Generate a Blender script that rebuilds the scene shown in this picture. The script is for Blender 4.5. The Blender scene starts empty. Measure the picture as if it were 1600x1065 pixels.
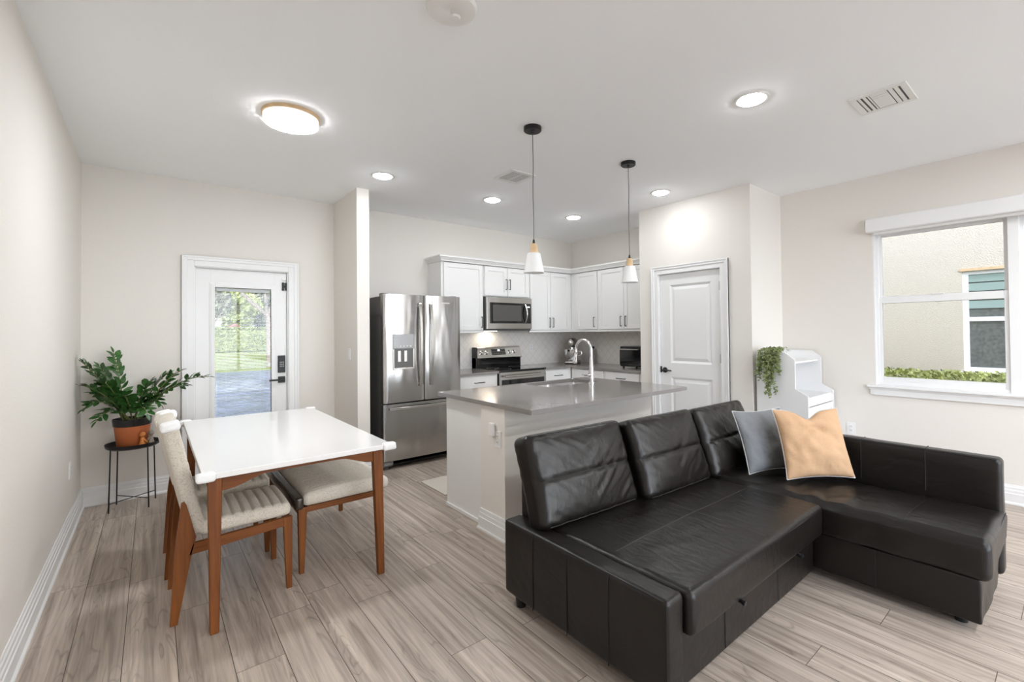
import bpy, bmesh, math, random
from mathutils import Vector, Matrix, noise
random.seed(7)
PI = math.pi
C = bpy.context.scene.collection
scene = bpy.context.scene

# ------------------------------------------------------------------ camera
cam_data = bpy.data.cameras.new('camera')
cam = bpy.data.objects.new('camera', cam_data)
C.objects.link(cam)
cam_data.sensor_fit = 'HORIZONTAL'
cam_data.sensor_width = 36.0
cam_data.lens = 714.603 * 36.0 / 1600.0
cam_data.shift_x = (800 - 834.328) / 1600.0
cam_data.shift_y = (508.70 - 532.5) / 1600.0
cam_data.clip_start = 0.02
cam_data.clip_end = 500
_y, _p, _r = math.radians(39.799), math.radians(0.775), math.radians(-0.606)
_F = Vector((math.sin(_y) * math.cos(_p), math.cos(_y) * math.cos(_p), math.sin(_p)))
_R0 = Vector((math.cos(_y), -math.sin(_y), 0))
_U0 = _R0.cross(_F)
_R = _R0 * math.cos(_r) + _U0 * math.sin(_r)
_U = -_R0 * math.sin(_r) + _U0 * math.cos(_r)
_M = Matrix((( _R.x, _U.x, -_F.x, 0), (_R.y, _U.y, -_F.y, 0), (_R.z, _U.z, -_F.z, 1.395), (0, 0, 0, 1)))
cam.matrix_world = _M
scene.camera = cam

# ------------------------------------------------------------------ world, sun, exposure
scene.view_settings.view_transform = 'Standard'
scene.view_settings.look = 'None'
scene.view_settings.gamma = 1.0
scene.view_settings.exposure = 1.12
scene.view_settings.use_curve_mapping = False
LAMP = 48.0          # radiance of the downlight lenses
DOME = 47.0          # radiance of the dome lamp diffusers
SKY = 0.42
REAR_FILL = 10.0
w = bpy.data.worlds.new('sky')
scene.world = w
w.use_nodes = True
nt = w.node_tree
nt.nodes.clear()
wo = nt.nodes.new('ShaderNodeOutputWorld')
bg = nt.nodes.new('ShaderNodeBackground')
tc = nt.nodes.new('ShaderNodeTexCoord')
sx = nt.nodes.new('ShaderNodeSeparateXYZ')
rp = nt.nodes.new('ShaderNodeValToRGB')
nz = nt.nodes.new('ShaderNodeTexNoise')
mx = nt.nodes.new('ShaderNodeMixRGB')
nz.inputs['Scale'].default_value = 3.0
nz.inputs['Detail'].default_value = 6.0
rp.color_ramp.elements[0].position = 0.0
rp.color_ramp.elements[0].color = (0.80, 0.88, 1.0, 1)
rp.color_ramp.elements[1].position = 0.7
rp.color_ramp.elements[1].color = (0.32, 0.50, 0.95, 1)
cr = nt.nodes.new('ShaderNodeValToRGB')
cr.color_ramp.elements[0].position = 0.42
cr.color_ramp.elements[1].position = 0.62
mx.inputs['Color2'].default_value = (1, 1, 1, 1)
L = nt.links.new
L(tc.outputs['Generated'], sx.inputs[0])
L(tc.outputs['Generated'], nz.inputs['Vector'])
L(sx.outputs['Z'], rp.inputs[0])
L(nz.outputs['Fac'], cr.inputs[0])
L(cr.outputs[0], mx.inputs['Fac'])
L(rp.outputs[0], mx.inputs['Color1'])
L(mx.outputs[0], bg.inputs['Color'])
# sky behind the camera is brightened as added fill for the room
mrs = nt.nodes.new('ShaderNodeMapRange')
mrs.interpolation_type = 'SMOOTHSTEP'
mrs.inputs['From Min'].default_value = 0.10
mrs.inputs['From Max'].default_value = -0.60
mrs.inputs['To Min'].default_value = SKY
mrs.inputs['To Max'].default_value = SKY * REAR_FILL
L(sx.outputs['Y'], mrs.inputs['Value'])
L(mrs.outputs[0], bg.inputs['Strength'])
L(bg.outputs[0], wo.inputs[0])

sun_d = bpy.data.lights.new('sun', 'SUN')
sun_d.energy = 0.54
sun_d.angle = math.radians(2.0)
sun_d.color = (1.0, 0.95, 0.88)
sun = bpy.data.objects.new('sun', sun_d)
C.objects.link(sun)
sun.rotation_euler = Vector((0.50, 0.10, -0.86)).to_track_quat('-Z', 'Y').to_euler()

try:
    cy = scene.cycles
    cy.max_bounces = 10
    cy.diffuse_bounces = 6
    cy.glossy_bounces = 5
    cy.transparent_max_bounces = 16
    cy.sample_clamp_indirect = 6.0
    cy.caustics_reflective = False
    cy.caustics_refractive = False
except Exception:
    pass

H = 2.828            # ceiling height
XL, XR = -0.455, 5.201
YB, YF = 5.271, -3.4
XP, YP1, YP2 = 4.494, 3.398, 2.069
XK = 5.187

# ------------------------------------------------------------------ mesh helpers
WM = {}
def wm(o):
    return WM.get(o.name, Matrix.Identity(4)) if o else Matrix.Identity(4)

class MB:
    def __init__(s):
        s.v = []; s.f = []; s.m = []; s.s = []
    def add(s, vs, fs, mat=0, smooth=False):
        b = len(s.v)
        s.v += [tuple(v) for v in vs]
        for f in fs:
            s.f.append([b + i for i in f]); s.m.append(mat); s.s.append(smooth)
        return s
    def box(s, x0, x1, y0, y1, z0, z1, mat=0):
        if x0 > x1: x0, x1 = x1, x0
        if y0 > y1: y0, y1 = y1, y0
        if z0 > z1: z0, z1 = z1, z0
        vs = [(x0,y0,z0),(x1,y0,z0),(x1,y1,z0),(x0,y1,z0),(x0,y0,z1),(x1,y0,z1),(x1,y1,z1),(x0,y1,z1)]
        fs = [(0,3,2,1),(4,5,6,7),(0,1,5,4),(1,2,6,5),(2,3,7,6),(3,0,4,7)]
        return s.add(vs, fs, mat)
    def frame(s, axis, a, b, u0, u1, z0, z1, l, r, bo, to, mat=0):
        # rectangular frame of four non-overlapping bars; axis 'x': thickness along x, u = y; 'y': thickness along y, u = x; 'z': u = x, z = y
        for (p, q, c, d) in ((u0, u0 + l, z0, z1), (u1 - r, u1, z0, z1), (u0 + l, u1 - r, z0, z0 + bo), (u0 + l, u1 - r, z1 - to, z1)):
            if axis == 'x': s.box(a, b, p, q, c, d, mat)
            elif axis == 'y': s.box(p, q, a, b, c, d, mat)
            else: s.box(p, q, c, d, a, b, mat)
        return s
    def hexa(s, bot, top, mat=0):
        # bot and top: four corners each, same winding (counter-clockwise from above)
        return s.add(list(bot) + list(top), [(0,3,2,1),(4,5,6,7),(0,1,5,4),(1,2,6,5),(2,3,7,6),(3,0,4,7)], mat)
    def prism(s, poly, axis, a, b, mat=0, smooth=False):
        # poly: 2D points; axis 'x' -> (y,z), 'y' -> (x,z), 'z' -> (x,y)
        def P(p, t):
            if axis == 'x': return (t, p[0], p[1])
            if axis == 'y': return (p[0], t, p[1])
            return (p[0], p[1], t)
        n = len(poly)
        vs = [P(p, a) for p in poly] + [P(p, b) for p in poly]
        fs = [(i, (i + 1) % n, n + (i + 1) % n, n + i) for i in range(n)]
        s.add(vs, fs, mat, smooth)
        s.add(vs[:n], [tuple(range(n))[::-1]], mat)
        s.add(vs[n:], [tuple(range(n))], mat)
        return s
    def tube(s, path, r, seg=10, mat=0, cap=True, squash=None):
        path = [Vector(p) for p in path]
        n = len(path)
        rs = r if isinstance(r, (list, tuple)) else [r] * n
        vs = []
        t0 = (path[1] - path[0]).normalized()
        ref = Vector((0, 0, 1)) if abs(t0.z) < 0.9 else Vector((1, 0, 0))
        u = t0.cross(ref).normalized()
        for i in range(n):
            if i == 0: t = path[1] - path[0]
            elif i == n - 1: t = path[-1] - path[-2]
            else: t = path[i + 1] - path[i - 1]
            t.normalize()
            u = (u - t * u.dot(t))
            if u.length < 1e-6: u = t.orthogonal()
            u.normalize()
            v = t.cross(u)
            for k in range(seg):
                a = 2 * PI * k / seg
                vs.append(path[i] + (u * math.cos(a) + v * math.sin(a)) * rs[i])
        fs = []
        for i in range(n - 1):
            for k in range(seg):
                a, b = i * seg + k, i * seg + (k + 1) % seg
                fs.append((a, b, b + seg, a + seg))
        s.add(vs, fs, mat, True)
        if cap:
            s.add(vs[:seg], [tuple(range(seg))[::-1]], mat)
            s.add(vs[-seg:], [tuple(range(seg))], mat)
        return s
    def cyl(s, c, r, z0, z1, seg=24, mat=0, r2=None):
        return s.lathe([(0, z0), (r, z0), (r2 if r2 is not None else r, z1), (0, z1)], c, seg, mat)
    def lathe(s, prof, c=(0, 0), seg=32, mat=0, smooth=True, M=None):
        vs = []; n = len(prof)
        for (r, z) in prof:
            for k in range(seg):
                a = 2 * PI * k / seg
                p = Vector((c[0] + max(r, 1e-5) * math.cos(a), c[1] + max(r, 1e-5) * math.sin(a), z))
                vs.append(M @ p if M else p)
        fs = []
        for i in range(n - 1):
            for k in range(seg):
                a, b = i * seg + k, i * seg + (k + 1) % seg
                fs.append((a, b, b + seg, a + seg))
        return s.add(vs, fs, mat, smooth)
    def softbox(s, x0, x1, y0, y1, z0, z1, r=0.03, step=0.06, disp=None, mat=0, M=None):
        # rounded box on a grid; disp(p, n) moves a vertex along its normal
        st3 = step if isinstance(step, tuple) else (step,) * 3
        def ax(a, b, stp):
            rr = min(r, (b - a) / 2 * 0.98)
            k = max(1, int(round((b - a - 2 * rr) / stp)))
            pts = [a, a + rr * .18, a + rr * .42, a + rr * .72]
            pts += [a + rr + (b - a - 2 * rr) * i / k for i in range(k + 1)]
            pts += [b - rr * .72, b - rr * .42, b - rr * .18, b]
            return pts
        X, Y, Z = ax(x0, x1, st3[0]), ax(y0, y1, st3[1]), ax(z0, z1, st3[2])
        lo = Vector((x0 + r, y0 + r, z0 + r)); hi = Vector((x1 - r, y1 - r, z1 - r))
        for i in range(3):
            if lo[i] > hi[i]: lo[i] = hi[i] = (lo[i] + hi[i]) / 2
        idx = {}; vs = []; fs = []
        def V(i, j, k):
            key = (i, j, k)
            if key not in idx:
                p = Vector((X[i], Y[j], Z[k]))
                q = Vector((min(max(p.x, lo.x), hi.x), min(max(p.y, lo.y), hi.y), min(max(p.z, lo.z), hi.z)))
                d = p - q
                n = d.normalized() if d.length > 1e-9 else Vector((0, 0, 1))
                p2 = q + n * r
                if disp: p2 = disp(p2, n)
                if M: p2 = M @ p2
                idx[key] = len(vs); vs.append(p2)
            return idx[key]
        nx, ny, nz_ = len(X) - 1, len(Y) - 1, len(Z) - 1
        for i in range(nx):
            for j in range(ny):
                fs.append((V(i,j,0), V(i,j+1,0), V(i+1,j+1,0), V(i+1,j,0)))
                fs.append((V(i,j,nz_), V(i+1,j,nz_), V(i+1,j+1,nz_), V(i,j+1,nz_)))
        for i in range(nx):
            for k in range(nz_):
                fs.append((V(i,0,k), V(i+1,0,k), V(i+1,0,k+1), V(i,0,k+1)))
                fs.append((V(i,ny,k), V(i,ny,k+1), V(i+1,ny,k+1), V(i+1,ny,k)))
        for j in range(ny):
            for k in range(nz_):
                fs.append((V(0,j,k), V(0,j,k+1), V(0,j+1,k+1), V(0,j+1,k)))
                fs.append((V(nx,j,k), V(nx,j+1,k), V(nx,j+1,k+1), V(nx,j,k+1)))
        return s.add(vs, fs, mat, True)
    def build(s, name, mat, parent=None, bev=0, seg=2, local=False, angle=None):
        me = bpy.data.meshes.new(name)
        vs = s.v
        if parent is not None and not local:
            inv = wm(parent).inverted()
            vs = [tuple(inv @ Vector(v)) for v in vs]
        me.from_pydata(vs, [], s.f)
        mats = mat if isinstance(mat, (list, tuple)) else [mat]
        for m in mats: me.materials.append(m)
        me.polygons.foreach_set('material_index', s.m)
        me.polygons.foreach_set('use_smooth', [bool(bev) or q for q in s.s])
        me.update()
        o = bpy.data.objects.new(name, me)
        C.objects.link(o)
        if any(s.s) and not bev:
            bm = bmesh.new(); bm.from_mesh(me)
            bmesh.ops.remove_doubles(bm, verts=bm.verts, dist=1e-5)
            bm.to_mesh(me); bm.free()
            me.set_sharp_from_angle(angle=math.radians(angle or 38))
        if bev:
            b = o.modifiers.new('bevel', 'BEVEL')
            b.width = bev; b.segments = seg; b.limit_method = 'ANGLE'
            b.angle_limit = math.radians(35); b.harden_normals = True
        if parent is not None:
            o.parent = parent
            WM[o.name] = wm(parent)
        return o

def thing(name, label, cat, loc=(0, 0, 0), rz=0.0, group=None):
    o = bpy.data.objects.new(name, None)
    C.objects.link(o)
    o.empty_display_size = 0.05
    o.location = loc; o.rotation_euler = (0, 0, rz)
    WM[o.name] = Matrix.Translation(Vector(loc)) @ Matrix.Rotation(rz, 4, 'Z')
    o['label'] = label; o['category'] = cat
    if group: o['group'] = group
    return o
def tag(o, label, cat, group=None, kind=None):
    o['label'] = label; o['category'] = cat
    if group: o['group'] = group
    if kind: o['kind'] = kind
    return o
def struct(o, label=None, cat=None):
    o['kind'] = 'structure'
    if label: o['label'] = label
    if cat: o['category'] = cat
    return o
def sroot(name, loc, label, cat):
    o = thing(name, label, cat, loc); o['kind'] = 'structure'
    return o
def copy_tree(o, parent=None):
    c = o.copy(); C.objects.link(c); c.parent = parent
    WM[c.name] = wm(o)
    for ch in list(o.children): copy_tree(ch, c)
    return c

# ------------------------------------------------------------------ materials
def new_mat(name):
    m = bpy.data.materials.new(name); m.use_nodes = True
    nt = m.node_tree
    return m, nt, nt.nodes['Principled BSDF']
def basic(name, col, rough=0.5, metal=0.0, spec=0.5, bump=None, coat=0.0, emit=None, vary=None):
    # bump = (scale, strength, distance), vary = (scale, amount)
    m, nt, b = new_mat(name)
    b.inputs['Base Color'].default_value = (*col, 1)
    b.inputs['Roughness'].default_value = rough
    b.inputs['Metallic'].default_value = metal
    b.inputs['Specular IOR Level'].default_value = spec
    b.inputs['Coat Weight'].default_value = coat
    if emit:
        b.inputs['Emission Color'].default_value = (*emit[0], 1)
        b.inputs['Emission Strength'].default_value = emit[1]
    tc = nt.nodes.new('ShaderNodeTexCoord')
    if bump:
        n = nt.nodes.new('ShaderNodeTexNoise'); n.inputs['Scale'].default_value = bump[0]; n.inputs['Detail'].default_value = 4
        bp = nt.nodes.new('ShaderNodeBump'); bp.inputs['Strength'].default_value = bump[1]; bp.inputs['Distance'].default_value = bump[2]
        nt.links.new(tc.outputs['Object'], n.inputs['Vector'])
        nt.links.new(n.outputs['Fac'], bp.inputs['Height'])
        nt.links.new(bp.outputs[0], b.inputs['Normal'])
    if vary:
        n = nt.nodes.new('ShaderNodeTexNoise'); n.inputs['Scale'].default_value = vary[0]; n.inputs['Detail'].default_value = 6
        mr = nt.nodes.new('ShaderNodeMapRange')
        mr.inputs['From Min'].default_value = 0.3; mr.inputs['From Max'].default_value = 0.7
        mr.inputs['To Min'].default_value = 1 - vary[1]; mr.inputs['To Max'].default_value = 1 + vary[1]
        mm = nt.nodes.new('ShaderNodeMixRGB'); mm.blend_type = 'MULTIPLY'; mm.inputs['Fac'].default_value = 1
        mm.inputs['Color1'].default_value = (*col, 1)
        nt.links.new(tc.outputs['Object'], n.inputs['Vector'])
        nt.links.new(n.outputs['Fac'], mr.inputs['Value'])
        nt.links.new(mr.outputs[0], mm.inputs['Color2'])
        nt.links.new(mm.outputs[0], b.inputs['Base Color'])
    return m

M = {}
M['wall'] = basic('wall_paint', (0.79, 0.755, 0.705), 0.85, bump=(95, 0.22, 0.004))
M['ceiling'] = basic('ceiling_paint', (0.93, 0.94, 0.95), 0.9, bump=(70, 0.12, 0.003))
M['trim'] = basic('trim_paint', (0.83, 0.83, 0.825), 0.35)
M['cabinet'] = basic('cabinet_paint', (0.83, 0.825, 0.81), 0.32)
M['black'] = basic('black_metal', (0.015, 0.014, 0.014), 0.4, 0.3)
M['blackplastic'] = basic('black_plastic', (0.012, 0.012, 0.013), 0.25)
M['blackglass'] = basic('black_glass', (0.008, 0.008, 0.009), 0.05, coat=0.5)
M['chrome'] = basic('chrome', (0.85, 0.85, 0.86), 0.08, 1.0)
M['silver'] = basic('brushed_silver', (0.62, 0.60, 0.58), 0.28, 1.0)
M['hinge'] = basic('satin_nickel', (0.55, 0.55, 0.54), 0.4, 1.0)
M['darkgrey'] = basic('dark_grey_enamel', (0.09, 0.088, 0.086), 0.45)
M['greyplastic'] = basic('grey_plastic', (0.30, 0.30, 0.30), 0.45)
M['quartz'] = basic('grey_quartz', (0.255, 0.235, 0.22), 0.13, vary=(120, 0.06))
M['white_plastic'] = basic('white_plastic', (0.82, 0.81, 0.79), 0.4)
M['foam'] = basic('white_film', (0.86, 0.86, 0.86), 0.28, bump=(30, 0.3, 0.01))
M['tabletop'] = basic('white_lacquer', (0.80, 0.79, 0.78), 0.14)
M['terracotta'] = basic('terracotta', (0.50, 0.14, 0.045), 0.55)
M['soil'] = basic('soil', (0.05, 0.03, 0.02), 0.95, bump=(60, 0.8, 0.02))
M['leaf'] = basic('glossy_leaf', (0.035, 0.115, 0.022), 0.35, vary=(25, 0.45))
M['stem'] = basic('plant_stem', (0.14, 0.16, 0.05), 0.5)
M['leaf2'] = basic('silver_green_leaf', (0.19, 0.235, 0.085), 0.55, vary=(60, 0.5))
M['rubber'] = basic('black_rubber', (0.02, 0.02, 0.02), 0.7)
M['lampwhite'] = basic('shade_white', (0.84, 0.84, 0.83), 0.45)
M['palewood'] = basic('pale_wood', (0.66, 0.47, 0.27), 0.5, vary=(18, 0.12))
M['lens'] = basic('lens_light', (0.9, 0.9, 0.9), 0.4, emit=((0.94, 0.97, 1.0), LAMP))
M['dome'] = basic('dome_light', (0.9, 0.9, 0.9), 0.4, emit=((0.94, 0.97, 1.0), DOME))
M['domeside'] = basic('dome_side', (0.9, 0.9, 0.88), 0.4, emit=((1.0, 0.94, 0.90), 0.35))
M['hoodlamp'] = basic('hood_light', (0.9, 0.9, 0.9), 0.4, emit=((1.0, 0.86, 0.68), 14))
M['greyvelvet'] = basic('grey_velvet', (0.18, 0.19, 0.20), 0.9, bump=(35, 0.35, 0.01))
M['orangevelvet'] = basic('apricot_velvet', (0.50, 0.315, 0.18), 0.85, bump=(22, 0.3, 0.012))
M['piping'] = basic('light_piping', (0.60, 0.60, 0.58), 0.8)
M['orangeclay'] = basic('orange_clay', (0.62, 0.22, 0.05), 0.6)
M['greyclay'] = basic('grey_clay', (0.28, 0.24, 0.20), 0.6)
M['rug'] = basic('cream_mat', (0.62, 0.57, 0.50), 0.95, bump=(200, 0.6, 0.004))
M['sinksteel'] = basic('satin_sink_steel', (0.78, 0.77, 0.76), 0.35, 0.85)  # steel lightened to stand in for white reflections in the bowls
M['panelgrey'] = basic('panel_grey', (0.30, 0.30, 0.30), 0.3, 0.8)
M['mixersteel'] = basic('mixer_steel', (0.36, 0.35, 0.34), 0.25, 1.0)
M['ductgrey'] = basic('duct_grey', (0.14, 0.14, 0.14), 0.8)
M['darkslot'] = basic('dark_slot', (0.10, 0.10, 0.10), 0.8)
M['display'] = basic('display_glow', (0.02, 0.02, 0.02), 0.2, emit=((0.8, 0.95, 1.0), 1.6))
M['cocoa'] = basic('dark_leather_side', (0.035, 0.024, 0.018), 0.22)

# leather with fine grain and broad soft wrinkles
def leather():
    m, nt, b = new_mat('black_leather')
    b.inputs['Base Color'].default_value = (0.0065, 0.0048, 0.0038, 1)
    b.inputs['Roughness'].default_value = 0.35
    b.inputs['Specular IOR Level'].default_value = 0.42
    tc = nt.nodes.new('ShaderNodeTexCoord')
    n1 = nt.nodes.new('ShaderNodeTexVoronoi'); n1.inputs['Scale'].default_value = 420
    n2 = nt.nodes.new('ShaderNodeTexNoise'); n2.inputs['Scale'].default_value = 9; n2.inputs['Detail'].default_value = 5
    n2.inputs['Distortion'].default_value = 0.8
    mp = nt.nodes.new('ShaderNodeMapping'); mp.inputs['Scale'].default_value = (2.2, 0.8, 1.2); mp.inputs['Rotation'].default_value = (0, 0, 0.5)
    b1 = nt.nodes.new('ShaderNodeBump'); b1.inputs['Strength'].default_value = 0.18; b1.inputs['Distance'].default_value = 0.001
    b2 = nt.nodes.new('ShaderNodeBump'); b2.inputs['Strength'].default_value = 0.28; b2.inputs['Distance'].default_value = 0.012
    l = nt.links.new
    l(tc.outputs['Object'], n1.inputs['Vector']); l(tc.outputs['Object'], mp.inputs['Vector']); l(mp.outputs[0], n2.inputs['Vector'])
    l(n2.outputs['Fac'], b2.inputs['Height']); l(b2.outputs[0], b1.inputs['Normal'])
    l(n1.outputs['Distance'], b1.inputs['Height']); l(b1.outputs[0], b.inputs['Normal'])
    return m
M['leather'] = leather()
M['seam'] = basic('leather_thread', (0.008, 0.007, 0.006), 0.6)

# stained wood, grain along the given axis
def wood(name, c1, c2, scale=(30, 30, 2.2), rough=0.5):
    m, nt, b = new_mat(name)
    tc = nt.nodes.new('ShaderNodeTexCoord')
    mp = nt.nodes.new('ShaderNodeMapping'); mp.inputs['Scale'].default_value = scale
    n = nt.nodes.new('ShaderNodeTexNoise'); n.inputs['Scale'].default_value = 1.4; n.inputs['Detail'].default_value = 7; n.inputs['Distortion'].default_value = 0.5
    r = nt.nodes.new('ShaderNodeValToRGB')
    r.color_ramp.elements[0].position = 0.32; r.color_ramp.elements[0].color = (*c1, 1)
    r.color_ramp.elements[1].position = 0.68; r.color_ramp.elements[1].color = (*c2, 1)
    l = nt.links.new
    l(tc.outputs['Object'], mp.inputs['Vector']); l(mp.outputs[0], n.inputs['Vector']); l(n.outputs['Fac'], r.inputs[0])
    l(r.outputs[0], b.inputs['Base Color'])
    b.inputs['Roughness'].default_value = rough
    b.inputs['Specular IOR Level'].default_value = 0.3
    return m
M['wood'] = wood('walnut_stain', (0.120, 0.033, 0.0045), (0.205, 0.064, 0.0095))
M['woodh'] = wood('walnut_stain_rail', (0.115, 0.032, 0.0045), (0.19, 0.059, 0.009), (2.2, 2.2, 30))

def fabric(name, c1, c2):
    m, nt, b = new_mat(name)
    tc = nt.nodes.new('ShaderNodeTexCoord')
    n = nt.nodes.new('ShaderNodeTexNoise'); n.inputs['Scale'].default_value = 260; n.inputs['Detail'].default_value = 3
    n2 = nt.nodes.new('ShaderNodeTexNoise'); n2.inputs['Scale'].default_value = 150; n2.inputs['Detail'].default_value = 3
    ad = nt.nodes.new('ShaderNodeMath'); ad.operation = 'ADD'
    r = nt.nodes.new('ShaderNodeValToRGB')
    r.color_ramp.elements[0].position = 0.8; r.color_ramp.elements[0].color = (*c1, 1)
    r.color_ramp.elements[1].position = 1.2; r.color_ramp.elements[1].color = (*c2, 1)
    bp = nt.nodes.new('ShaderNodeBump'); bp.inputs['Strength'].default_value = 0.5; bp.inputs['Distance'].default_value = 0.002
    l = nt.links.new
    for q in (n, n2): l(tc.outputs['Object'], q.inputs['Vector'])
    l(n.outputs['Fac'], ad.inputs[0]); l(n2.outputs['Fac'], ad.inputs[1]); l(ad.outputs[0], r.inputs[0])
    l(r.outputs[0], b.inputs['Base Color']); l(n.outputs['Fac'], bp.inputs['Height']); l(bp.outputs[0], b.inputs['Normal'])
    b.inputs['Roughness'].default_value = 0.95
    b.inputs['Sheen Weight'].default_value = 0.15
    return m
M['linen'] = fabric('oatmeal_tweed', (0.46, 0.41, 0.34), (0.62, 0.57, 0.49))

# brushed stainless steel with slow vertical waviness
def steel(name='stainless_steel', col=(0.50, 0.49, 0.475), wav=0.6):
    m, nt, b = new_mat(name)
    b.inputs['Base Color'].default_value = (*col, 1)
    b.inputs['Metallic'].default_value = 1.0
    b.inputs['Roughness'].default_value = 0.27
    tc = nt.nodes.new('ShaderNodeTexCoord')
    mp = nt.nodes.new('ShaderNodeMapping'); mp.inputs['Scale'].default_value = (5.5, 5.5, 1.5)
    n = nt.nodes.new('ShaderNodeTexNoise'); n.inputs['Scale'].default_value = 1.0; n.inputs['Detail'].default_value = 1.5
    bp = nt.nodes.new('ShaderNodeBump'); bp.inputs['Strength'].default_value = wav; bp.inputs['Distance'].default_value = 0.03
    mp2 = nt.nodes.new('ShaderNodeMapping'); mp2.inputs['Scale'].default_value = (900, 900, 8)
    n2 = nt.nodes.new('ShaderNodeTexNoise'); n2.inputs['Scale'].default_value = 1.0
    mr = nt.nodes.new('ShaderNodeMapRange'); mr.inputs['To Min'].default_value = 0.20; mr.inputs['To Max'].default_value = 0.24
    l = nt.links.new
    l(tc.outputs['Object'], mp.inputs['Vector']); l(mp.outputs[0], n.inputs['Vector']); l(n.outputs['Fac'], bp.inputs['Height'])
    l(bp.outputs[0], b.inputs['Normal'])
    l(tc.outputs['Object'], mp2.inputs['Vector']); l(mp2.outputs[0], n2.inputs['Vector']); l(n2.outputs['Fac'], mr.inputs['Value'])
    l(mr.outputs[0], b.inputs['Roughness'])
    return m
M['steel'] = steel()
M['steelflat'] = steel('stainless_trim', (0.60, 0.585, 0.56), 0.1)

def glass(name, tint=(0.97, 0.98, 0.98), refl=1.0):
    m, nt, b = new_mat(name)
    nt.nodes.remove(b)
    out = nt.nodes['Material Output']
    t = nt.nodes.new('ShaderNodeBsdfTransparent'); t.inputs[0].default_value = (*tint, 1)
    g = nt.nodes.new('ShaderNodeBsdfGlossy'); g.inputs['Roughness'].default_value = 0.02
    fr = nt.nodes.new('ShaderNodeFresnel'); fr.inputs['IOR'].default_value = 1.4
    mx = nt.nodes.new('ShaderNodeMixShader')
    l = nt.links.new
    l(fr.outputs[0], mx.inputs[0]); l(t.outputs[0], mx.inputs[1]); l(g.outputs[0], mx.inputs[2]); l(mx.outputs[0], out.inputs[0])
    return m
M['glass'] = glass('clear_glass')

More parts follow.
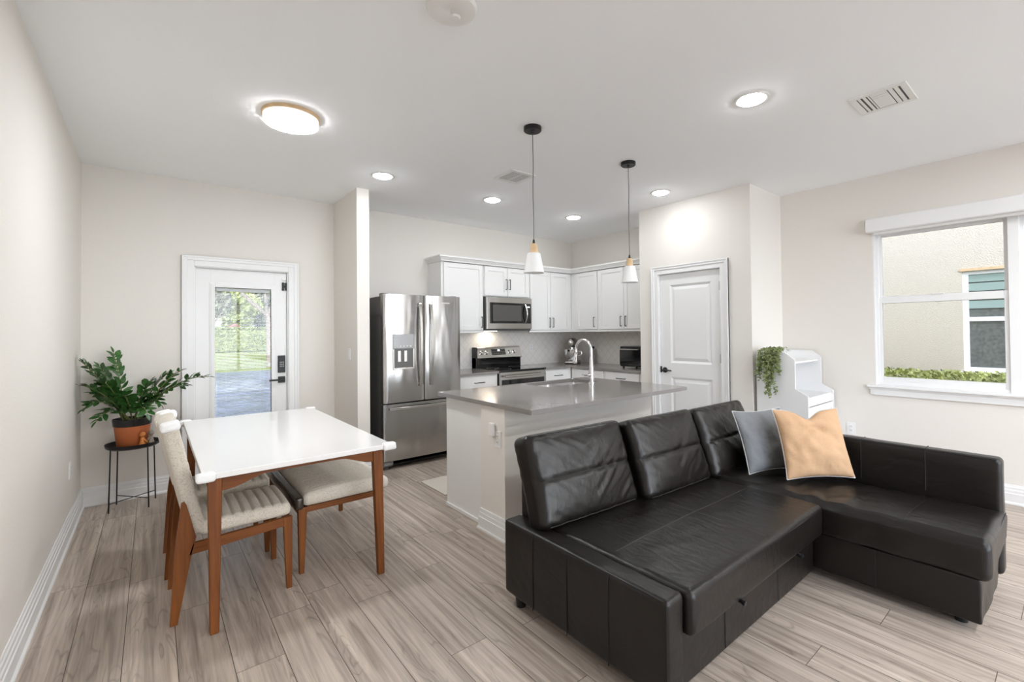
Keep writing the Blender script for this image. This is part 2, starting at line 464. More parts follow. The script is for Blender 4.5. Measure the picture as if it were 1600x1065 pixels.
# plank floor: boards along Y, 0.182 wide, 1.22 long, random stagger, printed pine grain
def floor_mat():
    m, nt, b = new_mat('plank_floor')
    N = nt.nodes.new; l = nt.links.new
    g = N('ShaderNodeTexCoord'); sp = N('ShaderNodeSeparateXYZ'); l(g.outputs['Object'], sp.inputs[0])
    def mth(op, a, bb=None, c=None):
        n = N('ShaderNodeMath'); n.operation = op
        for i, q in enumerate((a, bb, c)):
            if q is None: continue
            if isinstance(q, (int, float)): n.inputs[i].default_value = q
            else: l(q, n.inputs[i])
        return n.outputs[0]
    W, LN = 0.182, 1.22
    u = mth('DIVIDE', mth('SUBTRACT', sp.outputs['X'], 0.082), W)
    iu = mth('FLOOR', u); fu = mth('SUBTRACT', u, iu)
    wn = N('ShaderNodeTexWhiteNoise'); wn.noise_dimensions = '1D'; l(iu, wn.inputs['W'])
    v = mth('ADD', mth('DIVIDE', sp.outputs['Y'], LN), wn.outputs['Value'])
    iv = mth('FLOOR', v); fv = mth('SUBTRACT', v, iv)
    cid = N('ShaderNodeCombineXYZ'); l(iu, cid.inputs[0]); l(iv, cid.inputs[1])
    w2 = N('ShaderNodeTexWhiteNoise'); w2.noise_dimensions = '3D'; l(cid.outputs[0], w2.inputs['Vector'])
    # groove mask
    eu = mth('MINIMUM', fu, mth('SUBTRACT', 1.0, fu)); ev = mth('MINIMUM', fv, mth('SUBTRACT', 1.0, fv))
    gu = mth('LESS_THAN', mth('MULTIPLY', eu, W), 0.0015); gv = mth('LESS_THAN', mth('MULTIPLY', ev, LN), 0.0013)
    gm = mth('MAXIMUM', gu, gv)
    # grain coordinates, shifted per board
    off = N('ShaderNodeVectorMath'); off.operation = 'SCALE'; l(w2.outputs['Color'], off.inputs[0]); off.inputs['Scale'].default_value = 37.0
    ad = N('ShaderNodeVectorMath'); ad.operation = 'ADD'; l(g.outputs['Object'], ad.inputs[0]); l(off.outputs[0], ad.inputs[1])
    mp = N('ShaderNodeMapping'); mp.inputs['Scale'].default_value = (34, 1.1, 1); l(ad.outputs[0], mp.inputs['Vector'])
    n1 = N('ShaderNodeTexNoise'); n1.inputs['Scale'].default_value = 1.0; n1.inputs['Detail'].default_value = 8; n1.inputs['Roughness'].default_value = 0.62; n1.inputs['Distortion'].default_value = 0.7
    l(mp.outputs[0], n1.inputs['Vector'])
    # cathedral figure: contour lines of a slow noise
    mp2 = N('ShaderNodeMapping'); mp2.inputs['Scale'].default_value = (7.5, 0.95, 1); l(ad.outputs[0], mp2.inputs['Vector'])
    n2 = N('ShaderNodeTexNoise'); n2.inputs['Scale'].default_value = 1.0; n2.inputs['Detail'].default_value = 2.0; n2.inputs['Distortion'].default_value = 0.35
    l(mp2.outputs[0], n2.inputs['Vector'])
    rings = mth('FRACT', mth('MULTIPLY', n2.outputs['Fac'], 15.0))
    rr = N('ShaderNodeValToRGB'); l(rings, rr.inputs[0])
    rr.color_ramp.elements[0].position = 0.0; rr.color_ramp.elements[0].color = (0.66, 0.65, 0.64, 1)
    rr.color_ramp.elements[1].position = 0.22; rr.color_ramp.elements[1].color = (1, 1, 1, 1)
    e = rr.color_ramp.elements.new(0.9); e.color = (1, 1, 1, 1)
    e = rr.color_ramp.elements.new(1.0); e.color = (0.8, 0.8, 0.8, 1)
    base = N('ShaderNodeValToRGB'); l(n1.outputs['Fac'], base.inputs[0])
    base.color_ramp.elements[0].position = 0.30; base.color_ramp.elements[0].color = (0.25, 0.200, 0.163, 1)
    base.color_ramp.elements[1].position = 0.72; base.color_ramp.elements[1].color = (0.60, 0.510, 0.432, 1)
    # rings only show in patches
    n3 = N('ShaderNodeTexNoise'); n3.inputs['Scale'].default_value = 1.0; n3.inputs['Detail'].default_value = 1
    mp3 = N('ShaderNodeMapping'); mp3.inputs['Scale'].default_value = (9, 1.6, 1); l(ad.outputs[0], mp3.inputs['Vector']); l(mp3.outputs[0], n3.inputs['Vector'])
    msk = N('ShaderNodeMapRange'); msk.inputs['From Min'].default_value = 0.42; msk.inputs['From Max'].default_value = 0.62; l(n3.outputs['Fac'], msk.inputs['Value'])
    m1 = N('ShaderNodeMixRGB'); m1.blend_type = 'MULTIPLY'; l(msk.outputs[0], m1.inputs['Fac']); l(base.outputs[0], m1.inputs['Color1']); l(rr.outputs[0], m1.inputs['Color2'])
    # board-to-board tone
    tone = mth('ADD', mth('MULTIPLY', w2.outputs['Value'], 0.20), 0.90)
    m2 = N('ShaderNodeMixRGB'); m2.blend_type = 'MULTIPLY'; m2.inputs['Fac'].default_value = 1; l(m1.outputs[0], m2.inputs['Color1'])
    cc = N('ShaderNodeCombineXYZ'); l(tone, cc.inputs[0]); l(tone, cc.inputs[1]); l(tone, cc.inputs[2]); l(cc.outputs[0], m2.inputs['Color2'])
    m3 = N('ShaderNodeMixRGB'); l(gm, m3.inputs['Fac']); l(m2.outputs[0], m3.inputs['Color1']); m3.inputs['Color2'].default_value = (0.06, 0.048, 0.038, 1)
    l(m3.outputs[0], b.inputs['Base Color'])
    b.inputs['Roughness'].default_value = 0.38
    bp = N('ShaderNodeBump'); bp.inputs['Strength'].default_value = 0.12; bp.inputs['Distance'].default_value = 0.002
    hh = mth('SUBTRACT', n1.outputs['Fac'], mth('MULTIPLY', gm, 1.5)); l(hh, bp.inputs['Height']); l(bp.outputs[0], b.inputs['Normal'])
    return m
M['floor'] = floor_mat()

# glossy white tile laid as lanterns / diamonds
def tile_mat():
    m, nt, b = new_mat('lantern_tile')
    N = nt.nodes.new; l = nt.links.new
    g = N('ShaderNodeTexCoord'); sp = N('ShaderNodeSeparateXYZ'); l(g.outputs['Object'], sp.inputs[0])
    ad = N('ShaderNodeMath'); ad.operation = 'ADD'; l(sp.outputs['X'], ad.inputs[0]); l(sp.outputs['Y'], ad.inputs[1])
    def lin(sgn):
        a = N('ShaderNodeMath'); a.operation = 'MULTIPLY_ADD'; l(sp.outputs['Z'], a.inputs[0]); a.inputs[1].default_value = sgn; l(ad.outputs[0], a.inputs[2])
        s = N('ShaderNodeMath'); s.operation = 'PINGPONG'; l(a.outputs[0], s.inputs[0]); s.inputs[1].default_value = 0.065
        t = N('ShaderNodeMath'); t.operation = 'LESS_THAN'; l(s.outputs[0], t.inputs[0]); t.inputs[1].default_value = 0.0022
        return t.outputs[0]
    mxx = N('ShaderNodeMath'); mxx.operation = 'MAXIMUM'; l(lin(1.0), mxx.inputs[0]); l(lin(-1.0), mxx.inputs[1])
    mc = N('ShaderNodeMixRGB'); l(mxx.outputs[0], mc.inputs['Fac'])
    mc.inputs['Color1'].default_value = (0.84, 0.81, 0.77, 1); mc.inputs['Color2'].default_value = (0.62, 0.59, 0.55, 1)
    l(mc.outputs[0], b.inputs['Base Color']); b.inputs['Roughness'].default_value = 0.2
    return m
M['tile'] = tile_mat()

# exterior
M['stucco'] = basic('cream_stucco', (0.62, 0.55, 0.45), 0.95, bump=(70, 0.5, 0.02))
M['grass'] = basic('lawn', (0.21, 0.225, 0.055), 0.95, vary=(3, 0.3), bump=(120, 0.6, 0.03))
M['hedge'] = basic('hedge_leaf', (0.19, 0.205, 0.06), 0.7, vary=(4, 0.55))
M['hedge2'] = basic('yellow_green_leaf', (0.34, 0.36, 0.11), 0.7, vary=(8, 0.5))
M['tree'] = basic('tree_leaf', (0.15, 0.145, 0.085), 0.8, vary=(1.5, 0.5))
M['bark'] = basic('pale_bark', (0.26, 0.20, 0.15), 0.9, vary=(6, 0.3))
M['patio'] = basic('patio_concrete', (0.68, 0.67, 0.65), 0.85, vary=(5, 0.1))
M['extwin'] = basic('tinted_pane', (0.12, 0.13, 0.12), 0.12, vary=(30, 0.3))
M['greenblind'] = basic('green_blind', (0.27, 0.36, 0.32), 0.6)
M['shed'] = basic('red_brown_roof', (0.20, 0.07, 0.05), 0.8)
M['water'] = basic('pond_water', (0.20, 0.22, 0.27), 0.2, bump=(1.3, 0.7, 0.2), vary=(0.7, 0.3))

# ================================================================== THE SETTING
T = 0.15
struct(MB().box(XL - T, XR + T, YF - T, YB + T, -0.12, 0).build('floor', M['floor']), 'grey brown wood plank floor of the whole room', 'floor')
struct(MB().box(XL - T, XR + T, YF - T, YB + T, H, H + 0.2).build('ceiling', M['ceiling']), 'flat pale grey ceiling', 'ceiling')
struct(MB().box(XL - T, XL, YF - T, YB + T, 0, H).build('wall_left', M['wall']))
DX0, DX1, DZ = 0.285, 1.088, 2.05          # garden door opening
m = MB()
m.box(XL, DX0, YB, YB + T, 0, H); m.box(DX1, XR + T, YB, YB + T, 0, H); m.box(DX0, DX1, YB, YB + T, DZ, H)
struct(m.build('wall_back', M['wall']))
# right wall with the double window
WY0, WY1, WZ0, WZ1 = -0.59, 1.255, 0.868, 2.30
m = MB()
m.box(XR, XR + T, WY1, YP2 + 0.3, 0, H); m.box(XR, XR + T, YF - T, WY0, 0, H)
m.box(XR, XR + T, WY0, WY1, 0, WZ0); m.box(XR, XR + T, WY0, WY1, WZ1, H)
m.box(XK, XR + T, YP1 - 0.1, YB, 0, H)
struct(m.build('wall_right', M['wall']))
# unseen rear wall; wide sliding glass door added to let fill light in
m = MB()
RX0, RX1, RZ = 0.1, 4.9, 2.55
m.box(XL, RX0, YF - T, YF, 0, H); m.box(RX1, XR, YF - T, YF, 0, H); m.box(RX0, RX1, YF - T, YF, RZ, H)
struct(m.build('wall_rear', M['wall']))
sd = sroot('window_2', (2.6, YF, 0), 'white framed sliding glass doors in the rear wall', 'window')
m = MB()
for x in (RX0, RX0 + 1.58, RX0 + 3.16, RX1 - 0.06): m.box(x, x + 0.06, YF - 0.1, YF - 0.04, 0, RZ)
m.box(RX0, RX1, YF - 0.105, YF - 0.035, 0, 0.07); m.box(RX0, RX1, YF - 0.105, YF - 0.035, RZ - 0.07, RZ)
m.build('frame', M['trim'], sd)
MB().box(RX0 + .05, RX1 - .05, YF - 0.073, YF - 0.067, 0.06, RZ - 0.06).build('pane', M['glass'], sd)
# short wing wall beside the fridge
struct(MB().box(1.532, 1.652, 4.531, YB, 0, H).build('wall_wing', M['wall']))
# pantry block, its door in the face towards the kitchen
PD0, PD1 = 2.372, 3.146
m = MB()
m.box(XP, XP + 0.1, YP2, PD0, 0, H); m.box(XP, XP + 0.1, PD1, YP1, 0, H); m.box(XP, XP + 0.1, PD0, PD1, 2.05, H)
m.box(XP + 0.1, XR + T, YP2, YP2 + 0.1, 0, H); m.box(XP + 0.1, XR + T, YP1 - 0.1, YP1, 0, H)
struct(m.build('wall_pantry', M['wall']))

# baseboards with a stepped profile and shoe moulding
def base_profile(hgt=0.152):
    return [(0, 0), (0.026, 0), (0.026, 0.012), (0.018, 0.022), (0.018, 0.085), (0.014, 0.09), (0.014, 0.11), (0.010, 0.116), (0.010, 0.134), (0.006, 0.14), (0.004, hgt), (0, hgt)]
def baseboard(name, a, b, nrm):
    # a, b: 2D ends on the wall line; nrm: 2D unit vector into the room
    prof = base_profile(); n = len(prof); vs = []
    for e in (a, b):
        for (d, z) in prof: vs.append((e[0] + nrm[0] * d, e[1] + nrm[1] * d, z))
    fs = [(i, (i + 1) % n, n + (i + 1) % n, n + i) for i in range(n)] + [tuple(range(n))[::-1], tuple(range(n, 2 * n))]
    mb = MB().add(vs, fs)
    o = mb.build(name, M['trim'])
    bm = bmesh.new(); bm.from_mesh(o.data); bmesh.ops.recalc_face_normals(bm, faces=bm.faces); bm.to_mesh(o.data); bm.free()
    return o
struct(baseboard('baseboard_left', (XL, YF), (XL, YB), (1, 0)))
struct(baseboard('baseboard_back', (XL, YB), (0.204, YB), (0, -1)))
struct(baseboard('baseboard_corner', (1.198, YB), (1.532, YB), (0, -1)))
struct(baseboard('baseboard_wing', (1.532, 4.531), (1.532, YB), (-1, 0)))
struct(baseboard('baseboard_column', (1.512, 4.531), (1.672, 4.531), (0, -1)))
struct(baseboard('baseboard_right', (XR, YF), (XR, YP2), (-1, 0)))
struct(baseboard('baseboard_pantry', (XP, YP2), (XR, YP2), (0, -1)))
struct(baseboard('baseboard_corner', (XP, YP2 - .02), (XP, 2.293), (-1, 0)))
struct(baseboard('baseboard_kitchen', (XP, 3.239), (XP, YP1), (-1, 0)))

# ---- garden door (back wall)
d1 = sroot('door_1', (0.68, YB, 0), 'white half glass garden door with black lock', 'door')
def casing(lo, hi, top, wd, plane, along, parent, sgn=-1):
    # stepped casing around three sides of an opening. along 'x': wall at Y=plane; 'y': wall at X=plane
    mb = MB()
    for (i, o_, th) in ((0.0, wd, 0.016), (wd * 0.55, wd, 0.024), (wd * 0.82, wd, 0.030)):
        for (a, b, z0, z1) in ((lo - o_, lo - i, 0, top + o_), (hi + i, hi + o_, 0, top + o_), (lo - i, hi + i, top + i, top + o_)):
            if along == 'x': mb.box(a, b, plane + sgn * th, plane, z0, z1)
            else: mb.box(plane + sgn * th, plane, a, b, z0, z1)
    return mb.build('casing', M['trim'], parent, bev=0.003)
casing(DX0 + .01, DX1 - .01, 2.04, 0.095, YB, 'x', d1)
m = MB()
m.box(DX0, DX0 + .018, YB, YB + T, 0, DZ); m.box(DX1 - .018, DX1, YB, YB + T, 0, DZ); m.box(DX0, DX1, YB, YB + T, DZ - .018, DZ)
m.box(DX0, DX1, YB + .02, YB + T + .03, 0, 0.02)
m.build('jamb', M['trim'], d1)
SY0, SY1 = YB + 0.035, YB + 0.08
GX0, GX1, GZ0, GZ1 = 0.455, 0.925, 0.30, 1.855
m = MB()
m.box(DX0 + .02, GX0 - .03, SY0, SY1, .02, DZ - .02); m.box(GX1 + .03, DX1 - .02, SY0, SY1, .02, DZ - .02)
m.box(GX0 - .03, GX1 + .03, SY0, SY1, .02, GZ0 - .03); m.box(GX0 - .03, GX1 + .03, SY0, SY1, GZ1 + .03, DZ - .02)
m.build('door_leaf', M['trim'], d1, bev=0.002)
m = MB()
for (q, t) in ((0.045, 0.008), (0.032, 0.016)):
    a = q; b_ = 0.0
    m.box(GX0 - a, GX0 + b_, SY0 - t, SY0 + .03, GZ0 - a, GZ1 + a); m.box(GX1 - b_, GX1 + a, SY0 - t, SY0 + .03, GZ0 - a, GZ1 + a)
    m.box(GX0, GX1, SY0 - t, SY0 + .03, GZ0 - a, GZ0); m.box(GX0, GX1, SY0 - t, SY0 + .03, GZ1, GZ1 + a)
m.build('glass_frame', M['trim'], d1, bev=0.003)
MB().box(GX0, GX1, SY0 + .006, SY0 + .010, GZ0, GZ1).build('pane', M['glass'], d1)
m = MB()
z = GZ0 + .01
while z < GZ1 - .04:
    m.hexa([(GX0 + .012, SY0 + .016, z), (GX1 - .012, SY0 + .016, z), (GX1 - .012, SY0 + .028, z + .0022), (GX0 + .012, SY0 + .028, z + .0022)],
           [(GX0 + .012, SY0 + .016, z + .0006), (GX1 - .012, SY0 + .016, z + .0006), (GX1 - .012, SY0 + .028, z + .0028), (GX0 + .012, SY0 + .028, z + .0028)])
    z += 0.0145
m.box(GX0 + .01, GX1 - .01, SY0 + .013, SY0 + .03, GZ1 - .035, GZ1 - .002)
for x in (GX0 + .09, GX1 - .09): m.box(x - .0006, x + .0006, SY0 + .021, SY0 + .0225, GZ0 + .01, GZ1 - .03)
o = m.build('blind', M['trim'], d1); o['label'] = 'thin white slats between the panes'
m = MB().box(0.985, 1.052, SY0 - .022, SY0, 1.005, 1.180); kp = m.build('keypad_lock', M['black'], d1, bev=.005)
m = MB()
for i in range(3):
    for j in range(3): m.box(1.000 + i * .014, 1.010 + i * .014, SY0 - .024, SY0 - .022, 1.065 + j * .02, 1.077 + j * .02)
m.build('button', M['greyplastic'], kp)
m = MB().box(0.987, 1.052, SY0 - .014, SY0, 0.900, 0.966)
lv = m.build('lever_rose', M['black'], d1, bev=.004)
MB().tube([(1.02, SY0 - .012, .933), (1.02, SY0 - .055, .933)], .011).box(0.90, 1.03, SY0 - .062, SY0 - .048, .925, .942).build('lever_handle', M['black'], lv, bev=.003)
m = MB().box(1.025, 1.045, SY0 - .016, SY0 - .0, 1.85, 1.935).box(1.052, 1.066, SY0 - .022, SY0 - .0, 1.852, 1.933).box(1.04, 1.058, SY0 - .012, SY0, 1.88, 1.90)
m.build('door_guard', M['black'], d1, bev=.002)
MB().box(1.024, 1.066, SY0 - .012, SY0, 1.955, 1.985).build('hinge_guide', M['white_plastic'], d1, bev=.002)

# ---- pantry door
d2 = sroot('door_2', (XP, 2.76, 0), 'white two panel pantry door with black lever', 'door')
casing(PD0 + .012, PD1 - .012, 2.038, 0.09, XP, 'y', d2)
m = MB(); m.box(XP, XP + .1, PD0, PD0 + .014, 0, 2.05); m.box(XP, XP + .1, PD1 - .014, PD1, 0, 2.05); m.box(XP, XP + .1, PD0, PD1, 2.036, 2.05)
m.build('jamb', M['trim'], d2)
LX = XP + 0.022
def panel_door(x, y0, y1, z0, z1, panels, parent):
    # leaf with sunk, bevelled panels on its -X side
    mb = MB(); ys = [y0]; 
    py0, py1 = panels[0][0], panels[0][1]
    mb.box(x, x + .035, y0, py0, z0, z1); mb.box(x, x + .035, py1, y1, z0, z1)
    zz = z0
    for (a, b, pz0, pz1) in panels:
        mb.box(x, x + .035, a, b, zz, pz0); zz = pz1
        d, k = .014, .022
        A = [(x, a, pz0), (x, b, pz0), (x, b, pz1), (x, a, pz1)]
        B = [(x + d, a + k, pz0 + k), (x + d, b - k, pz0 + k), (x + d, b - k, pz1 - k), (x + d, a + k, pz1 - k)]
        k2 = k + .035
        Cc = [(x + .003, a + k2, pz0 + k2), (x + .003, b - k2, pz0 + k2), (x + .003, b - k2, pz1 - k2), (x + .003, a + k2, pz1 - k2)]
        for P, Q in ((A, B), (B, Cc)):
            for i in range(4):
                j = (i + 1) % 4
                mb.add([P[i], P[j], Q[j], Q[i]], [(0, 1, 2, 3)])
        mb.add(Cc, [(0, 1, 2, 3)])
    mb.box(x, x + .035, py0, py1, zz, z1)
    return mb.build('door_leaf', M['trim'], parent)
panel_door(LX, PD0 + .017, PD1 - .017, .012, 2.033, [(2.50, 3.00, .25, .87), (2.50, 3.00, 1.03, 1.91)], d2)
for z in (0.28, 1.10, 1.85):
    MB().box(XP - .018, XP + .02, PD0 + .008, PD0 + .021, z - .045, z + .045).build('hinge', M['hinge'], d2, bev=.002)
lv = MB().lathe([(0, 0), (.031, 0), (.031, .008), (.027, .012), (0, .012)], M=Matrix.Translation((LX, 3.075, .945)) @ Matrix.Rotation(-PI / 2, 4, 'Y')).build('lever_rose', M['black'], d2)
MB().tube([(LX, 3.075, .945), (LX - .055, 3.075, .945)], .011).tube([(LX - .05, 3.085, .945), (LX - .052, 3.03, .946), (LX - .05, 2.965, .943)], [.011, .009, .007]).build('lever_handle', M['black'], lv)
MB().box(LX - .012, LX + .002, 3.118, 3.145, .915, .985).build('strike_plate', M['black'], d2, bev=.002)

# ---- double window (right wall)
w1 = sroot('window_1', (XR, .345, .868), 'white double hung twin window over the chaise', 'window')
FX0, FX1 = XR + .045, XR + .115
m = MB()
m.frame('x', FX0, FX1, WY0, WY1, WZ0, WZ1, .03, .03, .025, .03)
m.box(FX0 - .01, FX1 + .002, .310, .375, WZ0 + .0, WZ1 - .0)
m.build('frame', M['trim'], w1, bev=.003)
MB().frame('x', XR, FX0 - .001, WY0, WY1, WZ0, WZ1, .008, .008, .001, .008).build('reveal', M['trim'], w1)
def sash(y0, y1, z0, z1, x0, x1, nm, bot, top, st=.032):
    mb = MB().frame('x', x0, x1, y0, y1, z0, z1, st, st, bot, top)
    o = mb.build(nm, M['trim'], w1, bev=.004)
    MB().box((x0 + x1) / 2 - .002, (x0 + x1) / 2 + .002, y0 + st, y1 - st, z0 + bot, z1 - top).build('pane', M['glass'], o)
    return o
for (a, b) in ((.370, WY1 - .022), (WY0 + .022, .315)):
    sash(a, b, 1.625, WZ1 - .02, FX0 + .035, FX0 + .062, 'upper_sash', .06, .03, .03)
    lo_ = sash(a, b, WZ0 + .02, 1.69, FX0 + .004, FX0 + .031, 'lower_sash', .055, .065)
    MB().box(FX0 - .008, FX0 + .01, (a + b) / 2 - .04, (a + b) / 2 + .04, 1.688, 1.70).build('sash_lock', M['white_plastic'], lo_, bev=.002)
m = MB()
m.box(XR - .045, XR + .05, WY0 - .06, WY1 + .055, .845, .868)
m.build('window_sill', M['trim'], w1, bev=.006)
m = MB()
m.box(XR - .018, XR, WY0 - .04, WY1 + .035, .775, .845); m.box(XR - .026, XR, WY0 - .045, WY1 + .04, .828, .845)
m.build('apron', M['trim'], w1, bev=.004)
rs = thing('roller_shade', 'white roller shade cassette mounted over the window', 'shade', (XR, .34, 2.27))
MB().prism([(XR, 2.285), (XR - .075, 2.285), (XR - .085, 2.295), (XR - .085, 2.405), (XR - .075, 2.415), (XR, 2.415)], 'y', -.66, 1.285).build('cassette', M['trim'], rs, bev=.002)
# make the profile run along Y
rs.children[0].data.transform(Matrix.Identity(4))
MB().box(XR - .04, XR - .012, -.60, 1.24, 2.262, 2.30).build('hem_bar', M['white_plastic'], rs, bev=.004)

# ---- backsplash tile
m = MB()
m.box(2.69, XK, YB - .008, YB, .914, 1.40); m.box(XK - .008, XK, YP1, YB - .008, .914, 1.40)
struct(m.build('trim_1', M['tile']), 'glossy white lantern tile backsplash behind the counters', 'backsplash')

# ================================================================== CEILING FITTINGS
DLP = [(1.604, 4.05, 'round ceiling downlight nearest the wing wall'), (2.820, 4.064, 'round ceiling downlight in front of the microwave cabinets'),
       (4.059, 4.074, 'round ceiling downlight in the far kitchen corner'), (4.046, 2.782, 'round ceiling downlight in front of the pantry door'),
       (2.861, 1.297, 'large bright round ceiling downlight above the sofa')]
FILL_DOMES = [(1.7, -0.9), (3.0, -0.9), (4.3, -0.9), (1.7, -2.4), (3.0, -2.4), (4.3, -2.4)]  # unseen ceiling lights added behind the camera to brighten the room
for i, (x, y, lab) in enumerate(DLP):
    if i == 0:
        dl = thing('ceiling_downlight', lab, 'downlight', (x, y, H), 0, 'round white ceiling downlights')
        MB().lathe([(.082, -.006), (.098, -.006), (.102, -.003), (.104, 0), (.082, 0)], (0, 0), 40).build('trim_ring', M['white_plastic'], dl, local=True)
        MB().lathe([(0, -.020), (.04, -.0185), (.068, -.013), (.080, -.0065), (.082, -.001)], (0, 0), 40).build('lens', M['lens'], dl, local=True)
        d0 = dl
    else:
        dl = copy_tree(d0); dl.location = (x, y, H); dl['label'] = lab
fm = thing('flush_mount_light', 'round flush ceiling light with pale wood rim above the dining table', 'ceiling light', (0.694, 3.291, H))
MB().lathe([(0, 0), (.17, 0), (.17, -.022), (.160, -.022), (0, -.022)], (0, 0), 56).build('wood_rim', M['palewood'], fm, local=True)
MB().lathe([(.163, -.022), (.163, -.050), (.155, -.058), (.150, -.058)], (0, 0), 56).build('diffuser_side', M['domeside'], fm, local=True)
MB().lathe([(.158, -.0575), (.10, -.060), (0, -.060)], (0, 0), 56).build('diffuser', M['dome'], fm, local=True)
for (x, y) in FILL_DOMES:
    f2 = copy_tree(fm); f2.location = (x, y, H); f2['label'] = 'round flush ceiling light with pale wood rim in the rear half of the room'; f2['group'] = 'flush ceiling lights of the rear half'
sdv = thing('smoke_detector', 'round white ceiling cap cut by the top edge of the picture', 'smoke detector', (1.007, 1.752, H))
MB().lathe([(0, -.012), (.02, -.024), (.085, -.024), (.105, -.018), (.112, -.006), (.112, 0)], (0, 0), 48).build('cover', M['white_plastic'], sdv, local=True)
MB().lathe([(0, -.030), (.018, -.030), (.024, -.024)], (0.03, 0.02), 20).build('button', M['white_plastic'], sdv, local=True)

def vent(name_label, cx, cy, wx, wy, style):
    v = thing('air_vent', name_label, 'vent', (cx, cy, H))
    x0, x1, y0, y1 = cx - wx / 2, cx + wx / 2, cy - wy / 2, cy + wy / 2
    fr = .035
    mb = MB(); z0, z1 = H - .008, H
    mb.frame('z', z0, z1, x0, x1, y0, y1, fr, fr, fr, fr)
    mb.build('vent_frame', M['white_plastic'], v, bev=.003)
    MB().box(x0 + fr, x1 - fr, y0 + fr, y1 - fr, H - .0012, H).build('duct', M['ductgrey'], v)  # flat dark sheet stands in for the shade between the louvres
    mb = MB()
    X0, X1, Y0, Y1 = x0 + fr, x1 - fr, y0 + fr, y1 - fr
    za, zb = H - .007, H - .004
    if style == 3:     # three-way register: long slats in the middle, cross slats at both ends
        for (a, b, c, d) in ((X0, X1, Y0 + .010, Y0 + .030), (X0, X1, Y0 + .036, Y0 + .058), (X0, X1, Y1 - .022, Y1 - .008), (X0, X1, Y1 - .050, Y1 - .034), (X0, X1, Y1 - .066, Y1 - .058),
                             (X0, X0 + .030, Y0 + .064, Y1 - .070), (X0 + .034, X0 + .066, Y0 + .064, Y1 - .070), (X0 + .070, X1 - .008, Y0 + .064, Y1 - .070)):
            mb.box(a, b, c, d, za, zb)
    else:
        n = 9; p = (Y1 - Y0) / n
        for k in range(n):
            mb.box(X0, X1, Y0 + p * (k + .30), Y0 + p * (k + .72), za, zb)
        mb.box((X0 + X1) / 2 - .006, (X0 + X1) / 2 + .006, Y0, Y1, za - .001, za)
    mb.build('louvre', M['white_plastic'], v)
    return v
vent('rectangular white ceiling vent with three way louvres above the window end of the sofa', 3.505, .777, .32, .29, 3)
vent('square white ceiling vent between the pendant lamp and kitchen downlights', 2.563, 3.333, .28, .30, 1)

# pendants
def pendant(x, y, lab):
    p = thing('pendant_lamp', lab, 'pendant lamp', (x, y, H), 0, 'pendant lamps over the island')
    MB().lathe([(0, 0), (.062, 0), (.062, -.024), (.058, -.028), (0, -.028)], (0, 0), 36).lathe([(0, -.045), (.008, -.045), (.010, -.028)], (0, 0), 16).build('canopy', M['black'], p, local=True)
    path = []
    for i in range(25):
        t = i / 24; z = -.04 - t * (H - 2.035 - .04)
        path.append((.004 * math.sin(t * 9) * math.sin(PI * t), .003 * math.cos(t * 7) * math.sin(PI * t), z))
    MB().tube(path, .0028, 8).build('cord', M['darkgrey'], p, local=True)
    zt = 2.010 - H
    MB().lathe([(0, zt + .03), (.006, zt + .03), (.010, zt + .004), (.013, zt)], (0, 0), 16).build('cord_grip', M['black'], p, local=True)
    MB().lathe([(0, zt), (.021, zt), (.024, zt - .005), (.031, zt - .068), (0, zt - .068)], (0, 0), 28).build('wood_neck', M['palewood'], p, local=True)
    zs = 1.945 - H; zb = 1.806 - H
    MB().lathe([(0, zs), (.040, zs), (.046, zs - .004), (.072, zb), (.070, zb), (.044, zs - .008), (0, zs - .01)], (0, 0), 40).build('lamp_shade', M['lampwhite'], p, local=True)
    return p
p0 = pendant(2.044, 2.446, 'white cone pendant lamp hanging in front of the microwave cabinets')
p1 = copy_tree(p0); p1.location = (3.110, 2.456, H); p1['label'] = 'white cone pendant lamp hanging beside the pantry wall corner'

# ================================================================== KITCHEN
def shaker(mb, u0, u1, z0, z1, plane, face, st=.055, th=.02):
    # shaker front: face 'y' looks to -Y at Y=plane; 'x' looks to -X at X=plane
    def b(a0, a1, c0, c1, d0, d1):
        if face == 'y': mb.box(a0, a1, plane + d0, plane + d1, c0, c1)
        else: mb.box(plane + d0, plane + d1, a0, a1, c0, c1)
    b(u0, u0 + st, z0, z1, 0, th); b(u1 - st, u1, z0, z1, 0, th)
    b(u0 + st, u1 - st, z0, z0 + st, 0, th); b(u0 + st, u1 - st, z1 - st, z1, 0, th)
    b(u0 + st, u1 - st, z0 + st, z1 - st, .009, th)
    return mb
def pull(u, z, plane, face, vertical, parent, ln=.13):
    def P(a, c, d):
        return (a, plane - d, c) if face == 'y' else (plane - d, a, c)
    r = .0048; h = ln / 2; mb = MB()
    if vertical: pts = [P(u, z - h, 0), P(u, z - h, .028), P(u, z + h, .028), P(u, z + h, 0)]
    else: pts = [P(u - h, z, 0), P(u - h, z, .028), P(u + h, z, .028), P(u + h, z, 0)]
    mb.tube(pts[:2], r, 8).tube(pts[2:], r, 8)
    e = .004
    if vertical: mb.tube([P(u, z - h - e, .028), P(u, z + h + e, .028)], r, 8)
    else: mb.tube([P(u - h - e, z, .028), P(u + h + e, z, .028)], r, 8)
    return mb.build('handle', M['black'], parent)
UY = 4.94     # carcass front of the upper cabinets on the back wall
UXF = 4.85    # carcass front of the upper cabinets on the kitchen's right wall
